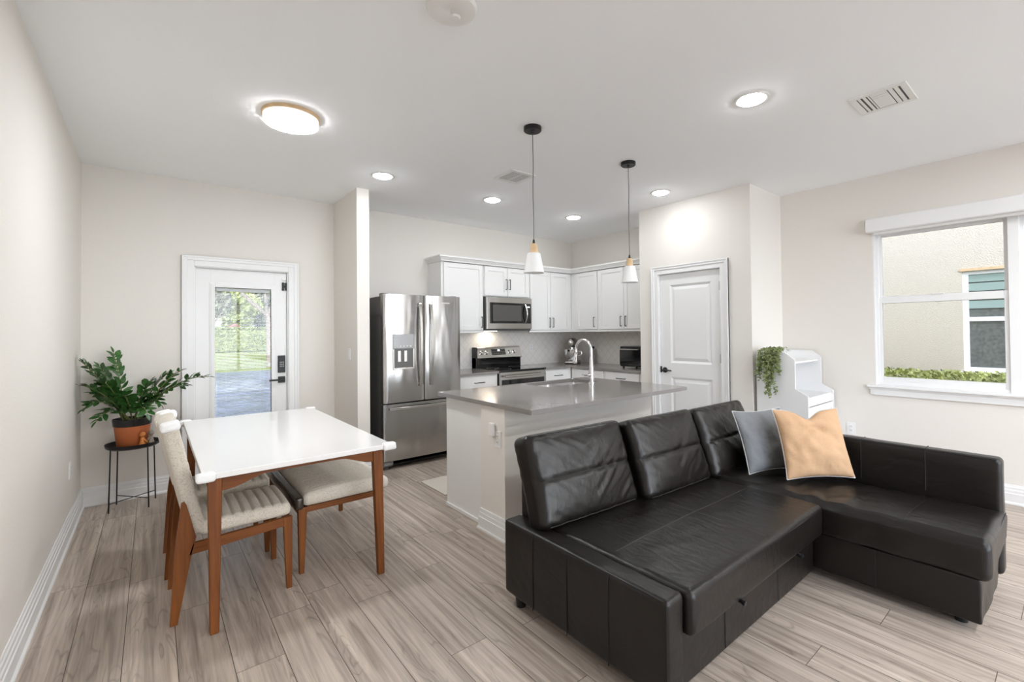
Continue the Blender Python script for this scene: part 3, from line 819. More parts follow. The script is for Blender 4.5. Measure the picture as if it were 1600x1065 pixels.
def upper(lab, u0, u1, z0, z1, face, doors, pulls, rail=True, pz=None):
    if face == 'y': c = ((u0 + u1) / 2, YB, z0)
    else: c = (XK, (u0 + u1) / 2, z0)
    t = thing('wall_cabinet', lab, 'cabinet', c, 0, 'white upper kitchen cabinets')
    mb = MB()
    if face == 'y': mb.box(u0 + .001, u1 - .001, UY, YB, z0, z1)
    else: mb.box(UXF, XK, u0 + .001, u1 - .001, z0, z1)
    if rail:
        if face == 'y': mb.box(u0 + .001, u1 - .001, UY - .012, UY + .008, z0 - .022, z0 + .004)
        else: mb.box(UXF - .012, UXF + .008, u0 + .001, u1 - .001, z0 - .022, z0 + .004)
    mb.build('carcass', M['cabinet'], t, bev=.0015)
    pl = (UY if face == 'y' else UXF) - .021
    for (a, b), pu in zip(doors, pulls):
        d = shaker(MB(), a, b, z0 + .012, z1 - .012, pl, face).build('door', M['cabinet'], t, bev=.0015)
        pull(pu, pz or (z0 + .115), pl, face, True, d)
    return t
Z0, Z1 = 1.412, 2.262
upper('white wall cabinet with one wide door beside the fridge', 2.664, 3.268, Z0, Z1, 'y', [(2.694, 3.252)], [3.224])
upper('short white wall cabinet with two doors over the microwave', 3.270, 4.022, 1.862, Z1, 'y', [(3.284, 3.643), (3.649, 4.008)], [3.618, 3.674], rail=False, pz=2.03)
upper('white wall cabinet with two doors just past the microwave', 4.024, 4.849, Z0, Z1, 'y', [(4.038, 4.415), (4.421, 4.79)], [4.386, 4.450])
upper('white wall cabinet with one door next to the kitchen corner', 4.386, 4.9395, Z0, Z1, 'x', [(4.400, 4.815)], [4.445])
upper('white wall cabinet with two doors against the pantry wall', 3.410, 4.384, Z0, Z1, 'x', [(3.925, 4.370), (3.475, 3.919)], [3.962, 3.882])
# one continuous crown moulding over the cabinets
def crown():
    prof = [(0, 2.262), (.012, 2.262), (.016, 2.275), (.040, 2.305), (.048, 2.310), (.048, 2.330), (0, 2.330)]   # (overhang, z)
    path = [(2.664, YB, (-1, 0)), (2.664, UY - .02, (-1, -1)), (UXF - .02, UY - .02, (-1, -1)), (UXF - .02, YP1, (-1, 0))]
    vs = []; n = len(prof)
    for (x, y, d) in path:
        for (o_, z) in prof: vs.append((x + d[0] * o_, y + d[1] * o_, z))
    fs = []
    for i in range(len(path) - 1):
        for k in range(n): fs.append((i * n + k, i * n + (k + 1) % n, (i + 1) * n + (k + 1) % n, (i + 1) * n + k))
    fs.append(tuple(range(n))); fs.append(tuple(range(3 * n, 4 * n)))
    mb = MB().add(vs, fs)
    mb.box(2.664, XK, UY - .02, YB, 2.3, 2.326).box(UXF - .02, XK, YP1, UY, 2.3, 2.326)
    o = mb.build('crown_molding', M['cabinet'])
    bm = bmesh.new(); bm.from_mesh(o.data); bmesh.ops.recalc_face_normals(bm, faces=bm.faces); bm.to_mesh(o.data); bm.free()
    return o
tag(crown(), 'white crown moulding running along the top of the wall cabinets', 'moulding')

# microwave
mw = thing('microwave', 'stainless over the range microwave with black glass door', 'microwave', (3.65, YB, 1.425))
MX0, MX1, MY, MZ0, MZ1 = 3.275, 4.018, 4.865, 1.425, 1.852
MB().box(MX0, MX1, MY + .03, YB - .009, MZ0, MZ1).build('housing', M['darkgrey'], mw, bev=.003)
m = MB().box(MX0, MX1, MY, MY + .03, MZ0 + .012, MZ1)
m.build('front_frame', M['steelflat'], mw, bev=.005)
dr = MB().box(MX0 + .045, MX1 - .02, MY - .006, MY + .005, MZ0 + .085, MZ1 - .07).build('door', M['blackglass'], mw, bev=.003)
MB().box(MX0 + .085, MX1 - .19, MY - .008, MY - .005, MZ0 + .115, MZ1 - .10).build('window', basic('smoky_screen', (0.09, 0.085, 0.08), 0.25), dr)
hp = []
for i in range(13):
    t = i / 12; hp.append((MX1 - .125 + .0 * t, MY - .012 - .040 * math.sin(PI * t), MZ0 + .10 + t * (MZ1 - MZ0 - .185)))
MB().tube(hp, .0135, 10).build('handle', M['steelflat'], dr)
MB().box(MX1 - .085, MX1 - .045, MY - .0085, MY - .005, MZ1 - .125, MZ1 - .110).build('display', M['display'], mw)
MB().box(MX0 + .01, MX1 - .01, MY + .02, YB - .02, MZ0 - .012, MZ0).build('bottom_grille', M['darkgrey'], mw)
MB().box(3.45, 3.58, 5.08, 5.20, MZ0 - .0135, MZ0 - .0121).build('work_light', M['hoodlamp'], mw)

# range
rg = thing('range', 'freestanding electric range with black glass top and steel backguard', 'stove', (3.668, 4.9, 0))
RX0_, RX1_, RY = 3.292, 4.046, 4.62
MB().box(RX0_, RX1_, RY + .03, YB - .012, .03, .905).build('body', M['blackplastic'], rg, bev=.003)
MB().box(RX0_ - .002, RX1_ + .002, RY - .012, YB - .10, .905, .922).build('cooktop', M['blackglass'], rg, bev=.004)
for (cx, cy_, rr) in ((3.47, 4.80, .105), (3.86, 4.80, .08), (3.47, 5.03, .08), (3.86, 5.03, .10)):
    MB().lathe([(rr, .9222), (rr, .9226), (rr + .004, .9226), (rr + .004, .9222)], (cx, cy_), 40).build('burner_ring', M['greyplastic'], rg)
m = MB().prism([(YB - .012, .905), (YB - .105, .905), (YB - .105, 1.055), (YB - .012, 1.055)], 'x', RX0_, RX1_)
m.build('backguard', M['blackglass'], rg, bev=.003)
m = MB().prism([(YB - .012, 1.045), (YB - .125, 1.040), (YB - .135, 1.052), (YB - .085, 1.19), (YB - .07, 1.198), (YB - .012, 1.198)], 'x', RX0_ + .012, RX1_ - .0)
cpn = m.build('control_panel', M['steelflat'], rg, bev=.003)
MB().box(RX0_, RX0_ + .012, YB - .13, YB - .012, .92, 1.195).build('end_cap', M['blackplastic'], rg, bev=.002)
tl = math.atan2(.05, .138)
def onpanel(x, s, d=0):      # point on the sloping face: s along it (0..1), d out of it
    y = (YB - .135) + .05 * s; z = 1.052 + .138 * s
    return Vector((x, y - math.cos(tl) * d, z + math.sin(tl) * d))
def panelM(x, s): return Matrix.Translation(onpanel(x, s)) @ Matrix.Rotation(PI / 2 - tl, 4, 'X')
for x in (3.375, 3.455, 3.845, 3.925):
    kb = MB().lathe([(.027, 0), (.025, .004), (.021, .006), (.0185, .026), (0, .028)], (0, 0), 24, M=panelM(x, .5)).build('knob', M['chrome'], rg)
dsp = MB().add([onpanel(3.545, .25, .002), onpanel(3.775, .25, .002), onpanel(3.775, .82, .002), onpanel(3.545, .82, .002)], [(0, 1, 2, 3)]).build('display', M['blackglass'], rg)
m = MB()
for i in range(9):
    for j in range(2): m.add([onpanel(3.56 + i * .023, .35 + j * .16, .003), onpanel(3.568 + i * .023, .35 + j * .16, .003), onpanel(3.568 + i * .023, .39 + j * .16, .003), onpanel(3.56 + i * .023, .39 + j * .16, .003)], [(0, 1, 2, 3)])
m.build('button', M['silver'], dsp)
MB().add([onpanel(3.648, .62, .0035), onpanel(3.682, .62, .0035), onpanel(3.682, .76, .0035), onpanel(3.648, .76, .0035)], [(0, 1, 2, 3)]).build('clock', M['display'], dsp)
od = MB().box(RX0_ + .006, RX1_ - .006, RY, RY + .03, .16, .895).build('oven_door', M['steelflat'], rg, bev=.004)
MB().box(RX0_ + .03, RX1_ - .03, RY - .004, RY + .002, .30, .80).build('oven_glass', M['blackglass'], od, bev=.002)
MB().tube([(RX0_ + .05, RY - .05, .845), (RX1_ - .05, RY - .05, .845)], .013, 12).tube([(RX0_ + .08, RY, .845), (RX0_ + .08, RY - .05, .845)], .009).tube([(RX1_ - .08, RY, .845), (RX1_ - .08, RY - .05, .845)], .009).build('handle', M['steelflat'], od)
MB().box(RX0_ + .006, RX1_ - .006, RY + .002, RY + .03, .04, .15).build('drawer', M['steelflat'], rg, bev=.004)
for x in (RX0_ + .05, RX1_ - .05):
    MB().cyl((x, RY + .1), .018, 0, .035, 12).build('foot', M['rubber'], rg)

# base cabinets
BF = 4.665
def base(lab, u0, u1, face, fronts):
    c = ((u0 + u1) / 2, BF, 0) if face == 'y' else (4.565, (u0 + u1) / 2, 0)
    t = thing('base_cabinet', lab, 'cabinet', c, 0, 'white base cabinets under the counters')
    mb = MB()
    if face == 'y': mb.box(u0, u1, BF, YB - .01, .10, .883).box(u0, u1, BF + .07, YB - .01, 0, .10)
    else: mb.box(4.565, XK - .01, u0, u1, .10, .883).box(4.635, XK - .01, u0, u1, 0, .10)
    mb.build('carcass', M['cabinet'], t, bev=.0015)
    pl = (BF if face == 'y' else 4.565) - .020
    for (a, b) in fronts:
        mb = MB()
        if face == 'y': mb.box(a, b, pl, pl + .0195, .715, .868)
        else: mb.box(pl, pl + .0195, a, b, .715, .868)
        dw = mb.build('drawer', M['cabinet'], t, bev=.003)
        pull((a + b) / 2, .795, pl, face, False, dw)
        shaker(MB(), a, b, .115, .70, pl, face).build('door', M['cabinet'], t, bev=.0015)
    return t
base('white base cabinet with one drawer between fridge and range', 2.72, 3.285, 'y', [(2.745, 3.262)])
base('white base cabinet with a drawer just past the range', 4.055, 4.56, 'y', [(4.070, 4.515)])
base('white base cabinet with a drawer in the corner facing the island', 4.035, 4.655, 'x', [(4.060, 4.530)])
base('white base cabinet with a drawer under the toaster oven', 3.405, 4.033, 'x', [(3.47, 4.005)])
CT0, CT1 = .884, .914
tag(MB().box(2.700, 3.288, 4.625, YB - .0085, CT0, CT1).build('countertop', M['quartz'], bev=.003), 'short grey quartz countertop between the fridge and the range', 'countertop')
m = MB().prism([(4.051, 4.625), (4.525, 4.625), (4.525, 3.402), (XK - .0085, 3.402), (XK - .0085, YB - .0085), (4.051, YB - .0085)], 'z', CT0, CT1)
tag(m.build('countertop', M['quartz'], bev=.003), 'grey quartz countertop turning the kitchen corner under mixer and toaster oven', 'countertop')

# fridge: french doors over a freezer drawer
fr = thing('refrigerator', 'stainless french door refrigerator with ice and water dispenser', 'fridge', (2.245, 4.9, 0))
FX0_, FX1_, FYD, FB = 1.796, 2.690, 4.540, 4.625
MB().box(FX0_ + .004, FX1_ - .004, FB, YB - .03, .03, 1.782).build('body', M['darkgrey'], fr, bev=.006)
def bowed(x0, x1, z0, z1, y, back, bow, xa, xb):
    # front face bows out between xa and xb (whole fridge width)
    pts = []
    n = 14
    for i in range(n + 1):
        x = x0 + (x1 - x0) * i / n
        s = (x - xa) / (xb - xa) * 2 - 1
        e = min(i, n - i)
        rnd = .012 if e == 0 else 0
        pts.append((x, y - bow * (1 - s * s) + rnd))
    pts += [(x1, back), (x0, back)]
    return MB().prism(pts, 'z', z0, z1)
XM = 2.249
dL = bowed(FX0_, XM - .004, .682, 1.800, FYD, FB - .004, .012, FX0_, XM).build('door', M['steel'], fr, angle=50)
dR = bowed(XM + .004, FX1_, .682, 1.800, FYD, FB - .004, .012, XM, FX1_).build('door', M['steel'], fr, angle=50)
dF = bowed(FX0_, FX1_, .092, .668, FYD, FB - .004, .012, FX0_, FX1_).build('freezer_drawer', M['steel'], fr, angle=50)
for o in (dL, dR, dF):
    for p in o.data.polygons: p.use_smooth = True
    o.data.set_sharp_from_angle(angle=math.radians(40))
def bar(p0, p1, bend, parent, wd=.030, th=.014, nseg=16, vertical=True):
    # flattened bar handle that bows away from the door
    mb = MB(); p0 = Vector(p0); p1 = Vector(p1); vs = []; 
    for i in range(nseg + 1):
        t = i / nseg
        c = p0.lerp(p1, t); d = bend * (math.sin(PI * t) ** .7)
        y = c.y - .018 - d
        for (a, b) in ((-1, -1), (1, -1), (1, 1), (-1, 1)):
            if vertical: vs.append((c.x + a * wd / 2, y + b * th / 2, c.z))
            else: vs.append((c.x, y + b * th / 2, c.z + a * wd / 2))
    fs = []
    for i in range(nseg):
        for k in range(4): fs.append((i * 4 + k, i * 4 + (k + 1) % 4, i * 4 + 4 + (k + 1) % 4, i * 4 + 4 + k))
    fs += [(3, 2, 1, 0), tuple(nseg * 4 + k for k in range(4))]
    mb.add(vs, fs)
    for c in (p0.lerp(p1, .03), p0.lerp(p1, .97)):
        mb.box(c.x - .012, c.x + .012, c.y - .022, c.y + .012, c.z - .012, c.z + .012)
    o = mb.build('handle', M['steelflat'], parent)
    bm = bmesh.new(); bm.from_mesh(o.data); bmesh.ops.recalc_face_normals(bm, faces=bm.faces); bm.to_mesh(o.data); bm.free()
    b = o.modifiers.new('bevel', 'BEVEL'); b.width = .004; b.segments = 2; b.limit_method = 'ANGLE'
    return o
bar((2.186, FYD - .004, .835), (2.186, FYD - .004, 1.715), .038, dL)
bar((2.312, FYD - .004, .835), (2.312, FYD - .004, 1.715), .038, dR)
bar((1.845, FYD - .004, .622), (2.640, FYD - .004, .622), .040, dF, vertical=False)
YD = FYD - .0125
dp = MB()
dp.box(1.888, 2.120, YD - .006, YD + .02, 1.235, 1.385)
disp = dp.build('dispenser_panel', M['panelgrey'], dL, bev=.004)
m = MB()
m.box(1.888, 2.120, YD - .0058, YD + .02, 1.022, 1.040).box(1.888, 1.902, YD - .0058, YD + .02, 1.04, 1.235).box(2.106, 2.120, YD - .0058, YD + .02, 1.04, 1.235)
m.build('dispenser_frame', M['steelflat'], dL, bev=.003)
MB().box(1.900, 2.108, YD - .0045, YD + .02, 1.038, 1.236).build('dispenser_recess', basic('recess_grey', (0.115, 0.113, 0.11), 0.4, 0.5), dL)
m = MB()
for x in (1.952, 2.020):
    m.box(x - .017, x + .017, YD - .016, YD - .004, 1.10, 1.215)
m.build('dispenser_paddle', M['silver'], dL, bev=.004)
for k in range(5): MB().lathe([(.008, 0), (.007, .003), (0, .003)], (0, 0), 12, M=Matrix.Translation((1.93 + k * .037, YD - .006, 1.262)) @ Matrix.Rotation(PI / 2, 4, 'X')).build('dispenser_button', M['chrome'], dL)
MB().box(2.45, 2.55, FYD - .0128, FYD - .008, 1.716, 1.732).build('badge', M['silver'], dR)
for x in (1.84, 2.64):
    MB().box(x - .035, x + .035, FB - .03, FB + .05, 1.782, 1.812).build('hinge_cover', M['darkgrey'], fr, bev=.006)
MB().box(FX0_ + .02, FX1_ - .02, FB + .0, FB + .05, .012, .088).build('toe_grille', M['blackplastic'], fr)
m = MB().prism([(4.56, .085), (4.56, .045), (4.60, .02), (4.72, .02), (4.72, .085)], 'x', FX0_ + .005, FX0_ + .10)
m.build('foot_bracket', M['greyplastic'], fr, bev=.004)
for x in (FX0_ + .06, FX1_ - .06):
    MB().cyl((x, 4.64), .022, 0, .03, 16).build('foot', M['greyplastic'], fr)
    MB().cyl((x, 5.15), .022, 0, .03, 16).build('foot', M['greyplastic'], fr)

# stand mixer in the corner
mxr = thing('stand_mixer', 'silver stand mixer with steel bowl in the counter corner', 'mixer', (4.86, 4.93, .914), math.radians(215))
def loc_mb(): return MB()
MB().softbox(-.17, .17, -.10, .10, 0.002, .045, .02, .05).build('base', M['mixersteel'], mxr, local=True)
MB().softbox(-.165, -.075, -.055, .055, .03, .27, .03, .05).build('pillar', M['mixersteel'], mxr, local=True)
hd = MB(); 
prof = [(0, -.19), (.035, -.185), (.058, -.16), (.066, -.10), (.070, 0), (.066, .08), (.055, .14), (.045, .165), (0, .17)]
hd.lathe(prof, (0, 0), 28, M=Matrix.Translation((-.01, 0, .315)) @ Matrix.Rotation(PI / 2, 4, 'Y') @ Matrix.Diagonal((1.05, .9, 1, 1)))
hd.build('motor_head', M['mixersteel'], mxr, local=True)
MB().lathe([(0, .16), (.022, .16), (.020, .182), (0, .186)], (0, 0), 20, M=Matrix.Translation((-.01, 0, .315)) @ Matrix.Rotation(PI / 2, 4, 'Y')).build('hub_cap', M['chrome'], mxr, local=True)
bw = MB().lathe([(.045, .048), (.055, .05), (.040, .062), (.075, .085), (.098, .13), (.105, .19), (.108, .215), (.104, .215), (.10, .19), (.07, .09), (0, .07)], (.07, 0), 32).build('bowl', M['chrome'], mxr, local=True)
MB().tube([(.07, .10, .19), (.07, .145, .185), (.07, .15, .14), (.07, .10, .115)], .008, 8).build('bowl_handle', M['chrome'], bw, local=True)
MB().tube([(.07, 0, .26), (.07, 0, .10)], .012, 8).build('beater_shaft', M['chrome'], mxr, local=True)
# small black canister behind the faucet
cn = thing('black_canister', 'small black capped jar beside the stand mixer in the corner', 'jar', (5.06, 4.72, .914))
MB().cyl((0, 0), .035, 0, .22, 20).build('jar', M['silver'], cn, local=True)
MB().cyl((0, 0), .037, .22, .255, 20).build('lid', M['blackplastic'], cn, local=True)

# toaster oven
to = thing('toaster_oven', 'black toaster oven on the counter beside the pantry wall', 'toaster oven', (4.86, 3.68, .914))
TX0, TX1, TY0, TY1 = 4.70, 5.05, 3.45, 3.90
MB().box(TX0 + .012, TX1, TY0, TY1, .935, 1.195).build('body', M['blackplastic'], to, bev=.012)
dd = MB().box(TX0, TX0 + .012, TY0 + .11, TY1 - .006, .955, 1.165).build('glass_door', M['blackglass'], to, bev=.003)
MB().tube([(TX0 - .03, TY0 + .13, 1.158), (TX0 - .03, TY1 - .03, 1.158)], .007, 10).tube([(TX0, TY0 + .14, 1.158), (TX0 - .03, TY0 + .14, 1.158)], .005).tube([(TX0, TY1 - .04, 1.158), (TX0 - .03, TY1 - .04, 1.158)], .005).build('handle', M['silver'], dd)
MB().box(TX0 + .001, TX0 + .012, TY0 + .005, TY0 + .105, .945, 1.185).build('control_panel', M['blackplastic'], to, bev=.003)
for z in (.99, 1.06, 1.13):
    MB().lathe([(.018, 0), (.015, .018), (0, .018)], (0, 0), 20, M=Matrix.Translation((TX0 + .001, TY0 + .055, z)) @ Matrix.Rotation(-PI / 2, 4, 'Y')).build('knob', M['silver'], to)
for (x, y) in ((TX0 + .04, TY0 + .04), (TX0 + .04, TY1 - .04), (TX1 - .04, TY0 + .04), (TX1 - .04, TY1 - .04)):
    MB().cyl((x, y), .014, .914, .936, 12).build('foot', M['rubber'], to)

# ---------------------------------------------------------------- island
il = thing('kitchen_island', 'kitchen island with white cabinet end and painted drywall knee wall', 'island', (2.65, 2.9, 0))
IX1 = 3.43
m = MB()
for (a, b, c, d, e, f) in ((1.846, 2.58, 2.776, 3.345, 0, .883), (3.34, IX1, 2.776, 3.345, 0, .883), (2.58, 3.34, 2.776, 2.79, 0, .883), (2.58, 3.34, 3.337, 3.345, 0, .883), (2.58, 3.34, 2.79, 3.337, 0, .60)):
    m.box(a, b, c, d, e, f)
m.build('cabinet_body', M['cabinet'], il)
MB().box(1.806, IX1, 2.487, 2.775, 0, .883).build('knee_wall', M['wall'], il, bev=.004)
for (i, z0) in enumerate((0.0,)):
    m = MB()
    for (t_, a, b) in ((.026, 0, .014), (.018, .014, .085), (.012, .085, .115), (.008, .115, .145)):
        m.box(1.806 - t_, IX1 + .0, 2.487 - t_, 2.487, a, b); m.box(1.806 - t_, 1.806, 2.487, 2.775 + (t_ if i == 0 else 0), a, b)
    m.build('baseboard', M['trim'], il)
MB().box(1.834, 1.846, 2.79, 3.345, 0, .022).build('shoe_molding', M['trim'], il)
for k, (a, b) in enumerate(((1.86, 2.38), (2.39, 2.91), (2.92, 3.42))):
    dd = MB(); pl = 3.345
    for (u0, u1, z0, z1, y0, y1) in ((a, a + .055, .12, .86, 0, .02), (b - .055, b, .12, .86, 0, .02), (a, b, .12, .175, 0, .02), (a, b, .805, .86, 0, .02), (a, b, .12, .86, 0, .011)):
        dd.box(u0, u1, pl + y0, pl + y1, z0, z1)
    dd.build('door', M['cabinet'], il)
# worktop with a cut-out for the sink
SX0, SX1, SY0_, SY1_ = 2.640, 3.300, 2.985, 3.330
IXA, IXB, IYA, IYB = 1.784, 3.510, 2.175, 3.382
def top_with_hole():
    z0, z1 = CT0, CT1; rr = .06; n = 5
    def rect(cx0, cx1, cy0, cy1, r):
        pts = []
        for (cx, cy_, a0) in ((cx1 - r, cy0 + r, -PI / 2), (cx1 - r, cy1 - r, 0), (cx0 + r, cy1 - r, PI / 2), (cx0 + r, cy0 + r, PI)):
            for k in range(n + 1):
                a = a0 + (PI / 2) * k / n; pts.append((cx + r * math.cos(a), cy_ + r * math.sin(a)))
        return pts
    inner = rect(SX0, SX1, SY0_, SY1_, rr); outer = rect(IXA, IXB, IYA, IYB, .004)
    N_ = len(inner); vs = []
    for z in (z1, z0):
        vs += [(x, y, z) for x, y in outer] + [(x, y, z) for x, y in inner]
    fs = []
    for i in range(N_):
        j = (i + 1) % N_
        fs.append((i, j, N_ + j, N_ + i)); fs.append((2 * N_ + i, 3 * N_ + i, 3 * N_ + j, 2 * N_ + j))
        fs.append((i, 2 * N_ + i, 2 * N_ + j, j)); fs.append((N_ + i, N_ + j, 3 * N_ + j, 3 * N_ + i))
    return MB().add(vs, fs)
it = top_with_hole().build('island_countertop', M['quartz'])
tag(it, 'grey quartz island countertop with sink cut-out and wide overhang', 'countertop')
# sink bowls
sk = thing('sink', 'white lined double bowl sink set under the island top', 'sink', (2.97, 3.16, .884))
for (a, b) in ((SX0 - .004, 2.955), (2.985, SX1 + .004)):
    mb = MB(); y0, y1 = SY0_ - .004, SY1_ + .004; zb = .70; s_ = .03
    To = [(a, y0, .883), (b, y0, .883), (b, y1, .883), (a, y1, .883)]
    Bo = [(a + s_, y0 + s_, zb), (b - s_, y0 + s_, zb), (b - s_, y1 - s_, zb), (a + s_, y1 - s_, zb)]
    mb.add(To + Bo, [(0, 4, 5, 1), (1, 5, 6, 2), (2, 6, 7, 3), (3, 7, 4, 0), (4, 7, 6, 5)])
    o = mb.build('bowl', M['sinksteel'], sk, bev=.02, seg=3)
    MB().lathe([(.04, zb + .002), (.036, zb + .004), (0, zb + .001)], ((a + b) / 2, 3.16), 20).build('drain', M['chrome'], o)
MB().box(2.955, 2.985, SY0_, SY1_, .74, .86).build('divider', M['silver'], sk, bev=.01)
# pull-down faucet
fc = thing('faucet', 'tall chrome pull down gooseneck faucet on the island', 'faucet', (3.115, 2.915, CT1))
MB().lathe([(.030, 0), (.030, .006), (.024, .012), (.0235, .07), (.021, .12), (.0155, .21), (.0125, .25)], (0, 0), 28).build('body', M['chrome'], fc, local=True)
pts = [(0, 0, .24)]
Rr = .10
for i in range(17):
    a = PI - (PI * 1.06) * i / 16
    pts.append((0, Rr + Rr * math.cos(a), .302 + Rr * math.sin(a)))
MB().tube(pts, .0125, 14).build('gooseneck', M['chrome'], fc, local=True)
e = Vector(pts[-1])
MB().tube([e, e + Vector((0, .006, -.03)), e + Vector((0, .014, -.085)), e + Vector((0, .017, -.105))], [.013, .0145, .021, .020], 16).build('spray_head', M['chrome'], fc, local=True)
MB().tube([(0, 0, .075), (-.035, .0, .08)], .016, 14).tube([(-.035, 0, .08), (-.06, .0, .083), (-.125, .0, .092)], [.012, .007, .006], 10).build('lever', M['chrome'], fc, local=True)
# strainer lying by the sink
# outlets and switches
def plate(name, lab, cat, face, c, w_, h_, kind='outlet'):
    t = thing(name, lab, cat, c)
    def bx(mb, du0, du1, dz0, dz1, t0, t1):
        x, y, z = c
        if face == '-x': mb.box(x - t1, x - t0, y + du0, y + du1, z + dz0, z + dz1)
        elif face == '+x': mb.box(x + t0, x + t1, y + du0, y + du1, z + dz0, z + dz1)
        else: mb.box(x + du0, x + du1, y - t1, y - t0, z + dz0, z + dz1)
        return mb
    bx(MB(), -w_ / 2, w_ / 2, -h_ / 2, h_ / 2, 0, .006).build('cover_plate', M['white_plastic'], t, bev=.002)
    if kind == 'outlet':
        for dz in (-.020, .020):
            s = bx(MB(), -.016, .016, dz - .013, dz + .013, .006, .0085).build('socket', M['white_plastic'], t, bev=.002)
            mb = MB(); bx(mb, -.007, -.004, dz - .004, dz + .006, .0085, .0088); bx(mb, .004, .007, dz - .004, dz + .006, .0085, .0088)
            mb.build('slot', M['darkslot'], s)
    else:
        bx(MB(), -.016, .016, -.033, .033, .006, .010).build('rocker', M['white_plastic'], t, bev=.002)
    return t
plate('wall_outlet', 'white wall outlet low on the wall under the window', 'outlet', '-x', (XR, 1.455, .43), .072, .115)
plate('wall_outlet', 'white wall outlet low on the long wall near the plant', 'outlet', '+x', (XL, 4.604, .45), .072, .115)
plate('light_switch', 'white rocker light switch on the wing wall', 'switch', '-x', (1.532, 4.769, 1.19), .072, .115, 'switch')
plate('wall_outlet', 'white outlet on the end of the island knee wall', 'outlet', '-x', (1.806, 2.56, .668), .072, .115)
plate('wall_outlet', 'white outlet in the tile backsplash past the range', 'outlet', '-y', (4.32, YB - .008, 1.16), .072, .115)
na = thing('plug_adapter', 'white box adapter plugged in above the island outlet', 'adapter', (1.80, 2.60, .74))
MB().box(1.772, 1.7972, 2.582, 2.632, .685, .775).build('adapter_body', M['white_plastic'], na, bev=.005)
MB().box(1.7965, 1.7995, 2.600, 2.620, .70, .715).build('prong_block', M['white_plastic'], na)
# kitchen mat
mt = MB().softbox(1.925, 2.45, 3.52, 3.99, .001, .011, .005, .1).build('kitchen_mat', M['rug'])
tag(mt, 'thin cream mat on the floor between island and fridge', 'mat')

# ================================================================== DINING CORNER
tb = thing('dining_table', 'dining table with white top, curved walnut aprons and tapered legs', 'table', (.63, 3.51, 0))
TX0, TX1, TY0, TY1 = .175, 1.088, 2.630, 4.405
MB().box(TX0, TX1, TY0, TY1, .717, .745).build('tabletop', M['tabletop'], tb, bev=.004)
def apron_arch(a, b, fixed, axis, th=.022):
    n = 20; poly = [(a, .716), (b, .716)]
    for i in range(n + 1):
        t = i / n; u = b + (a - b) * t
        s = min(t, 1 - t) * 2
        k = min(1.0, max(0.0, (s - .12) / .45)); k = k * k * (3 - 2 * k)
        poly.append((u, .650 + .048 * k))
    mb = MB(); vs = []
    if axis == 'x': mb.prism(poly, 'y', fixed, fixed + th)
    else: mb.prism(poly, 'x', fixed, fixed + th)
    return mb.build('apron', M['woodh'], tb)
apron_arch(TX0 + .05, TX1 - .06, TY0 + .03, 'x'); apron_arch(TX0 + .05, TX1 - .06, TY1 - .052, 'x')
apron_arch(TY0 + .06, TY1 - .06, TX0 + .03, 'y'); apron_arch(TY0 + .06, TY1 - .06, TX1 - .058, 'y')
for (xt, yt, xf, yf) in ((TX0 + .052, TY0 + .042, .222, 2.634), (TX1 - .075, TY0 + .045, 1.022, 2.648), (TX0 + .052, TY1 - .042, .222, 4.40), (TX1 - .075, TY1 - .045, 1.022, 4.395)):
    sxn = 1 if xt > .6 else -1
    def q(x, y, hx, hy, z, c=.35):
        return [(x - hx, y - hy, z), (x + hx, y - hy, z), (x + hx, y + hy, z), (x - hx, y + hy, z)]
    m = MB().hexa(q(xf, yf, .018, .018, 0), q(xt, yt, .029, .024, .716))
    m.build('leg', M['wood'], tb, bev=.005)
for (x, y, lab) in ((TX0, TY0, 0), (TX1, TY0, 1), (TX0, TY1, 2), (TX1, TY1, 3)):
    s1 = -1 if x < .6 else 1; s2 = -1 if y < 3.5 else 1
    m = MB().softbox(min(x + s1 * .024, x - s1 * .055), max(x + s1 * .024, x - s1 * .055), min(y + s2 * .014, y - s2 * .035), max(y + s2 * .014, y - s2 * .035), .708, .752, .014, .03,
                     disp=lambda p, n: p + n * .003 * noise.noise(p * 60))
    o = m.build('corner_guard', M['foam'], tb); o['label'] = 'white padded corner guard'

# chair, facing +X (seat tucked under the table)
ch = thing('dining_chair', 'oatmeal tweed chair with walnut legs at the near end of the table side', 'chair', (.33, 3.042, 0), 0, 'dining chairs along the plant side of the table')
Y0c, Y1c = 2.832, 3.252
def channel(p, n):     # stitched channels across the seat top and the front of the back
    return p
def seat_disp(p, n):
    k = max(0.0, n.z)
    dd_ = abs(((p.x - .18) / .046 + .5) % 1 - .5) * .046
    inset = min(1, max(0, (min(p.y - Y0c, Y1c - p.y)) / .05))
    crownz = .012 * (1 - ((p.y - 3.042) / .21) ** 2)
    return p + Vector((0, 0, 1)) * k * (crownz - (.011 * math.exp(-(dd_ / .0065) ** 2)) * inset)
MB().softbox(.170, .592, Y0c, Y1c, .392, .464, .028, (.0046, .03, .02), seat_disp).build('seat', M['linen'], ch)
